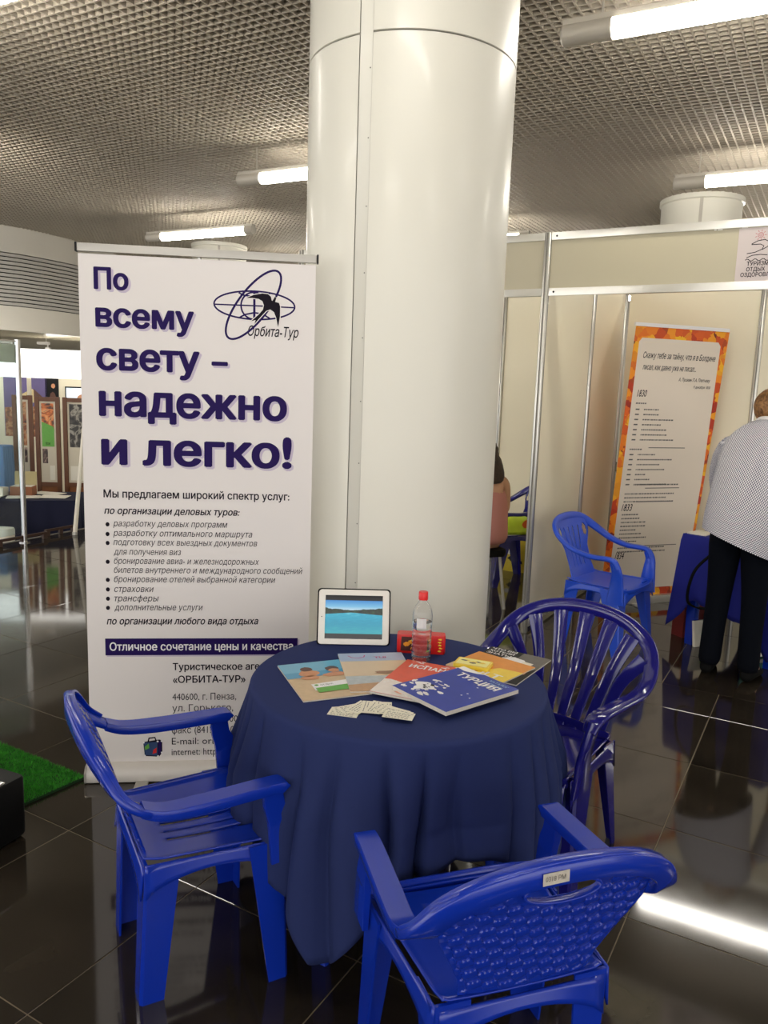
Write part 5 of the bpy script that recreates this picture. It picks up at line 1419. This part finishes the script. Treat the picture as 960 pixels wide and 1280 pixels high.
mb = MB(); mb.box((0, 0, .05), (.24, .16, .10)); mb.build('box_body', BRB, t); box1('raised_lid', (0, .085, .16), (.24, .006, .19), TAN, t, rx=R(-8)); box1('lining', (0, 0, .103), (.22, .14, .004), PAPER, t)
t = thing('parcel', 'small white parcel beside the cardboard box on the far left table', 'parcel', (-4.28, 8.66, .278), R(-10)); box1('wrapping', (0, 0, .045), (.13, .10, .09), PAPER, t); box1('string', (0, 0, .0905), (.13, .006, .002), TAN, t)
t = thing('parcel', 'white bag lying on the floor behind the chrome post', 'parcel', (-3.93, 7.98, LOW), R(-10)); mb = MB(); mb.rbox((0, 0, .23), (.2, .16, .46), .05); mb.build('wrapping', PAPER, t, smooth=40)

# folding display screens
PHOTO = [ramp_mat('poster picture warm', 9, [(.3, srgb(52, 30, 26)), (.48, srgb(150, 84, 46)), (.6, srgb(196, 150, 104)), (.75, srgb(70, 60, 70))], .4, distort=1.5),
         ramp_mat('poster picture orange', 8, [(.35, srgb(70, 44, 34)), (.5, srgb(214, 112, 44)), (.62, srgb(236, 170, 110)), (.75, srgb(100, 70, 50))], .4, distort=2),
         ramp_mat('poster picture monochrome', 9, [(.38, srgb(24, 20, 18)), (.5, srgb(70, 64, 58)), (.6, srgb(170, 164, 150)), (.72, srgb(44, 38, 34))], .4, distort=1.5),
         ramp_mat('small photo', 14, [(.35, srgb(34, 22, 22)), (.55, srgb(90, 66, 58)), (.68, srgb(176, 150, 134))], .4, distort=1)]
MOUNT = mat('cream mount', srgb(212, 202, 180), .6)
def display(label, x, y, rz, w_, zt, big, small, green=False):
    t = thing('display_screen', label, 'display panel', (x, y, LOW), rz, None); h = zt-LOW
    for xx in (.025, w_-.025): bevel(box1('stile', (xx, 0, h/2), (.05, .035, h), WOOD, t), .003)
    for z_ in (h-.03, h*.40, .12): box1('cross_rail', (w_/2, 0, z_), (w_-.1, .03, .05), WOOD, t)
    box1('lower_panel', (w_/2, .004, (.12+h*.40)/2), (w_-.1, .01, h*.40-.12), WOODL, t)
    box1('mount_board', (w_/2, .004, (h+h*.40)/2), (w_-.1, .01, h*.58), MOUNT, t)
    O_ = (0, -.0016, 0); x0, x1 = .075, w_-.075
    flat('poster', [(x0, h*.66), (x1, h*.66), (x1, h*.955), (x0, h*.955)], O_, EX, EY, big, t, .002)
    if green: flat('poster', [(x0, h*.66), (x1, h*.66), (x1, h*.78), (x0+.18, h*.74), (x0+.13, h*.80), (x0, h*.83)], O_, EX, EY, GREENP, t, .003); text('lettering', 'ПЕСНЯ', O_, EX, EY, x0+.04, x1-.05, h*.672, .04, INK, t, off=.004, fat=.02)
    cw = (x1-x0-.02)/2
    for j in range(2):
        for i in range(2):
            if (i+j+small) % 4 == 3: continue
            z_ = h*(.545-.115*j); X0 = x0+i*(cw+.02)
            flat('photograph', [(X0, z_), (X0+cw, z_), (X0+cw, z_+h*.10), (X0, z_+h*.10)], O_, EX, EY, PHOTO[3] if (i+small) % 3 != 0 or j == 0 else PAPER, t, .002)
    return t
display('brown wooden display screen, narrow leftmost one with a warm portrait', -4.55, 9.58, R(10), .235, 1.37, PHOTO[0], 1)
display('brown wooden display screen with an orange and green poster', -4.28, 9.60, R(3), .295, 1.36, PHOTO[1], 2, True)
display('brown wooden display screen with a large black and white picture beside the banner', -3.95, 9.62, R(4), .47, 1.36, PHOTO[2], 3)
# far stand with white fascia, posters and television
st = thing('exhibition_stand', 'white exhibition stand with bright fascia behind the brown display screens', 'stand', (-6.3, 11.2, LOW), R(4))
GLOW = mat('white fascia with added glow', (1, .97, .90, 1), .5, emit=.75)  # plain white board; emission stands in for strong lamp light falling on it
mb = MB(); mb.box((1.75, 0, 2.20), (3.6, .08, .40)); mb.build('fascia_board', GLOW, st)
for xx in (0, 1.2, 2.4, 3.6): mb = MB(); mb.rbox((xx, 0, 1.2), (.05, .05, 2.4), .01); mb.build('post', PANEL, st)
for k in range(3): box1('back_panel', (.6+1.2*k, .35, 1.0), (1.14, .02, 2.0), PANEL, st)
text('lettering', 'Пензенская область', (0, -.041, 0), EX, EY, 2.15, 2.9, 2.06, .06, INK, st); text('lettering', 'туризм', (0, -.041, 0), EX, EY, .95, 1.2, 2.10, .05, INK, st)
for lx in (.95, 1.45, 2.05):
    w3 = Vector((-6.3+lx, 11.2+.06+.07*lx, LOW+2.405)); t = thing('spotlight', 'small grey spotlight arm fixed on top of the far white fascia', 'spotlight', w3, R(4), 'spotlights on the far fascia')
    mb = MB(); mb.box((0, 0, .012), (.06, .07, .024)); mb.tube((0, 0, .02), (0, 0, .07), .008, n=8); mb.tube((0, 0, .07), (.10, -.42, .08), .008, n=8); mb.build('arm', GREYBAR, t); mb = MB(); mb.rbox((.10, -.46, .065), (.16, .07, .035), .012); mb.build('head', HOUS, t, smooth=40)
def SP_(lx, z, d=.0): c_, s_ = math.cos(R(4)), math.sin(R(4)); ly = .335-d; return (-6.3+lx*c_-ly*s_, 11.2+lx*s_+ly*c_, z)
PUR = mat('violet sky poster', srgb(96, 84, 130), .5, noise=.25, nscale=5)
t = thing('building_poster', 'violet poster with a cream building on the far stand', 'poster', SP_(1.02, .72), R(4)); box1('poster_sheet', (0, 0, .43), (.62, .01, .86), PUR, t)
flat('printed_building', [(-.16, .45), (.12, .50), (.12, .68), (.10, .70), (-.16, .56)], (0, -.006, 0), EX, EY, mat('cream print', srgb(210, 190, 140), .5), t, .001)
flat('printed_building', [(.12, .50), (.27, .45), (.27, .56), (.12, .70)], (0, -.006, 0), EX, EY, HAIRP, t, .001)
flat('printed_building', [(-.3, .0), (.3, .0), (.3, .45), (-.3, .42)], (0, -.006, 0), EX, EY, PHOTO[0], t, .001)
for k in range(5): flat('printed_window', [(-.12+.045*k, .51+.006*k), (-.10+.045*k, .512+.006*k), (-.10+.045*k, .57+.014*k), (-.12+.045*k, .565+.014*k)], (0, -.006, 0), EX, EY, HAIRP, t, .002)
t = thing('portrait_poster', 'dark portrait poster on the far stand left of the television', 'poster', SP_(1.40, 1.05), R(4)); box1('poster_sheet', (0, 0, .27), (.19, .01, .54), BLACK, t); flat('printed_figure', blob(.02, .42, .03, .035, 12, .1, rn), (0, -.006, 0), EX, EY, SKINP, t, .001); flat('printed_figure', blob(.01, .2, .06, .14, 12, .2, rn), (0, -.006, 0), EX, EY, HAIRP, t, .001)
t = thing('television', 'wall television showing a pale picture above the wooden display screens', 'television', SP_(1.92, 1.10, .06), R(4)); bevel(box1('housing', (0, 0, .18), (.62, .04, .38), BLACK, t))
TVM = ramp_mat('television picture', 4, [(.3, srgb(236, 244, 250)), (.6, srgb(205, 226, 240)), (.68, srgb(120, 150, 150))], .3, emit=.38)
flat('screen_picture', [(-.29, .01), (.29, .01), (.29, .35), (-.29, .35)], (0, -.021, 0), EX, EY, TVM, t, .001); flat('screen_figure', blob(-.06, .17, .09, .09, 14, .1, rn), (0, -.021, 0), EX, EY, SKINP, t, .002)
box1('wall_bracket', (0, .03, .18), (.08, .06, .08), GREYBAR, t)
# dark booth with blue-clothed table behind the glass
t = thing('book_rack', 'black rack with pale covers behind the glass screen', 'rack', (-5.30, 9.6, LOW), R(10)); box1('rack_back', (0, .05, .95), (.6, .03, 1.9), BLACK, t)
for k in range(5): box1('shelf', (0, 0, .45+.3*k), (.6, .12, .02), BLACK, t); box1('covers', (.02, .0, .54+.3*k), (.5, .02, .14), PAPER, t)
low_table('table behind the glass screen at the left edge', 'sky blue cloth on the table behind the glass screen', -5.3, -4.50, 9.18, 9.44, .78, R(0), mat('sky blue cloth', srgb(96, 140, 190), .8))
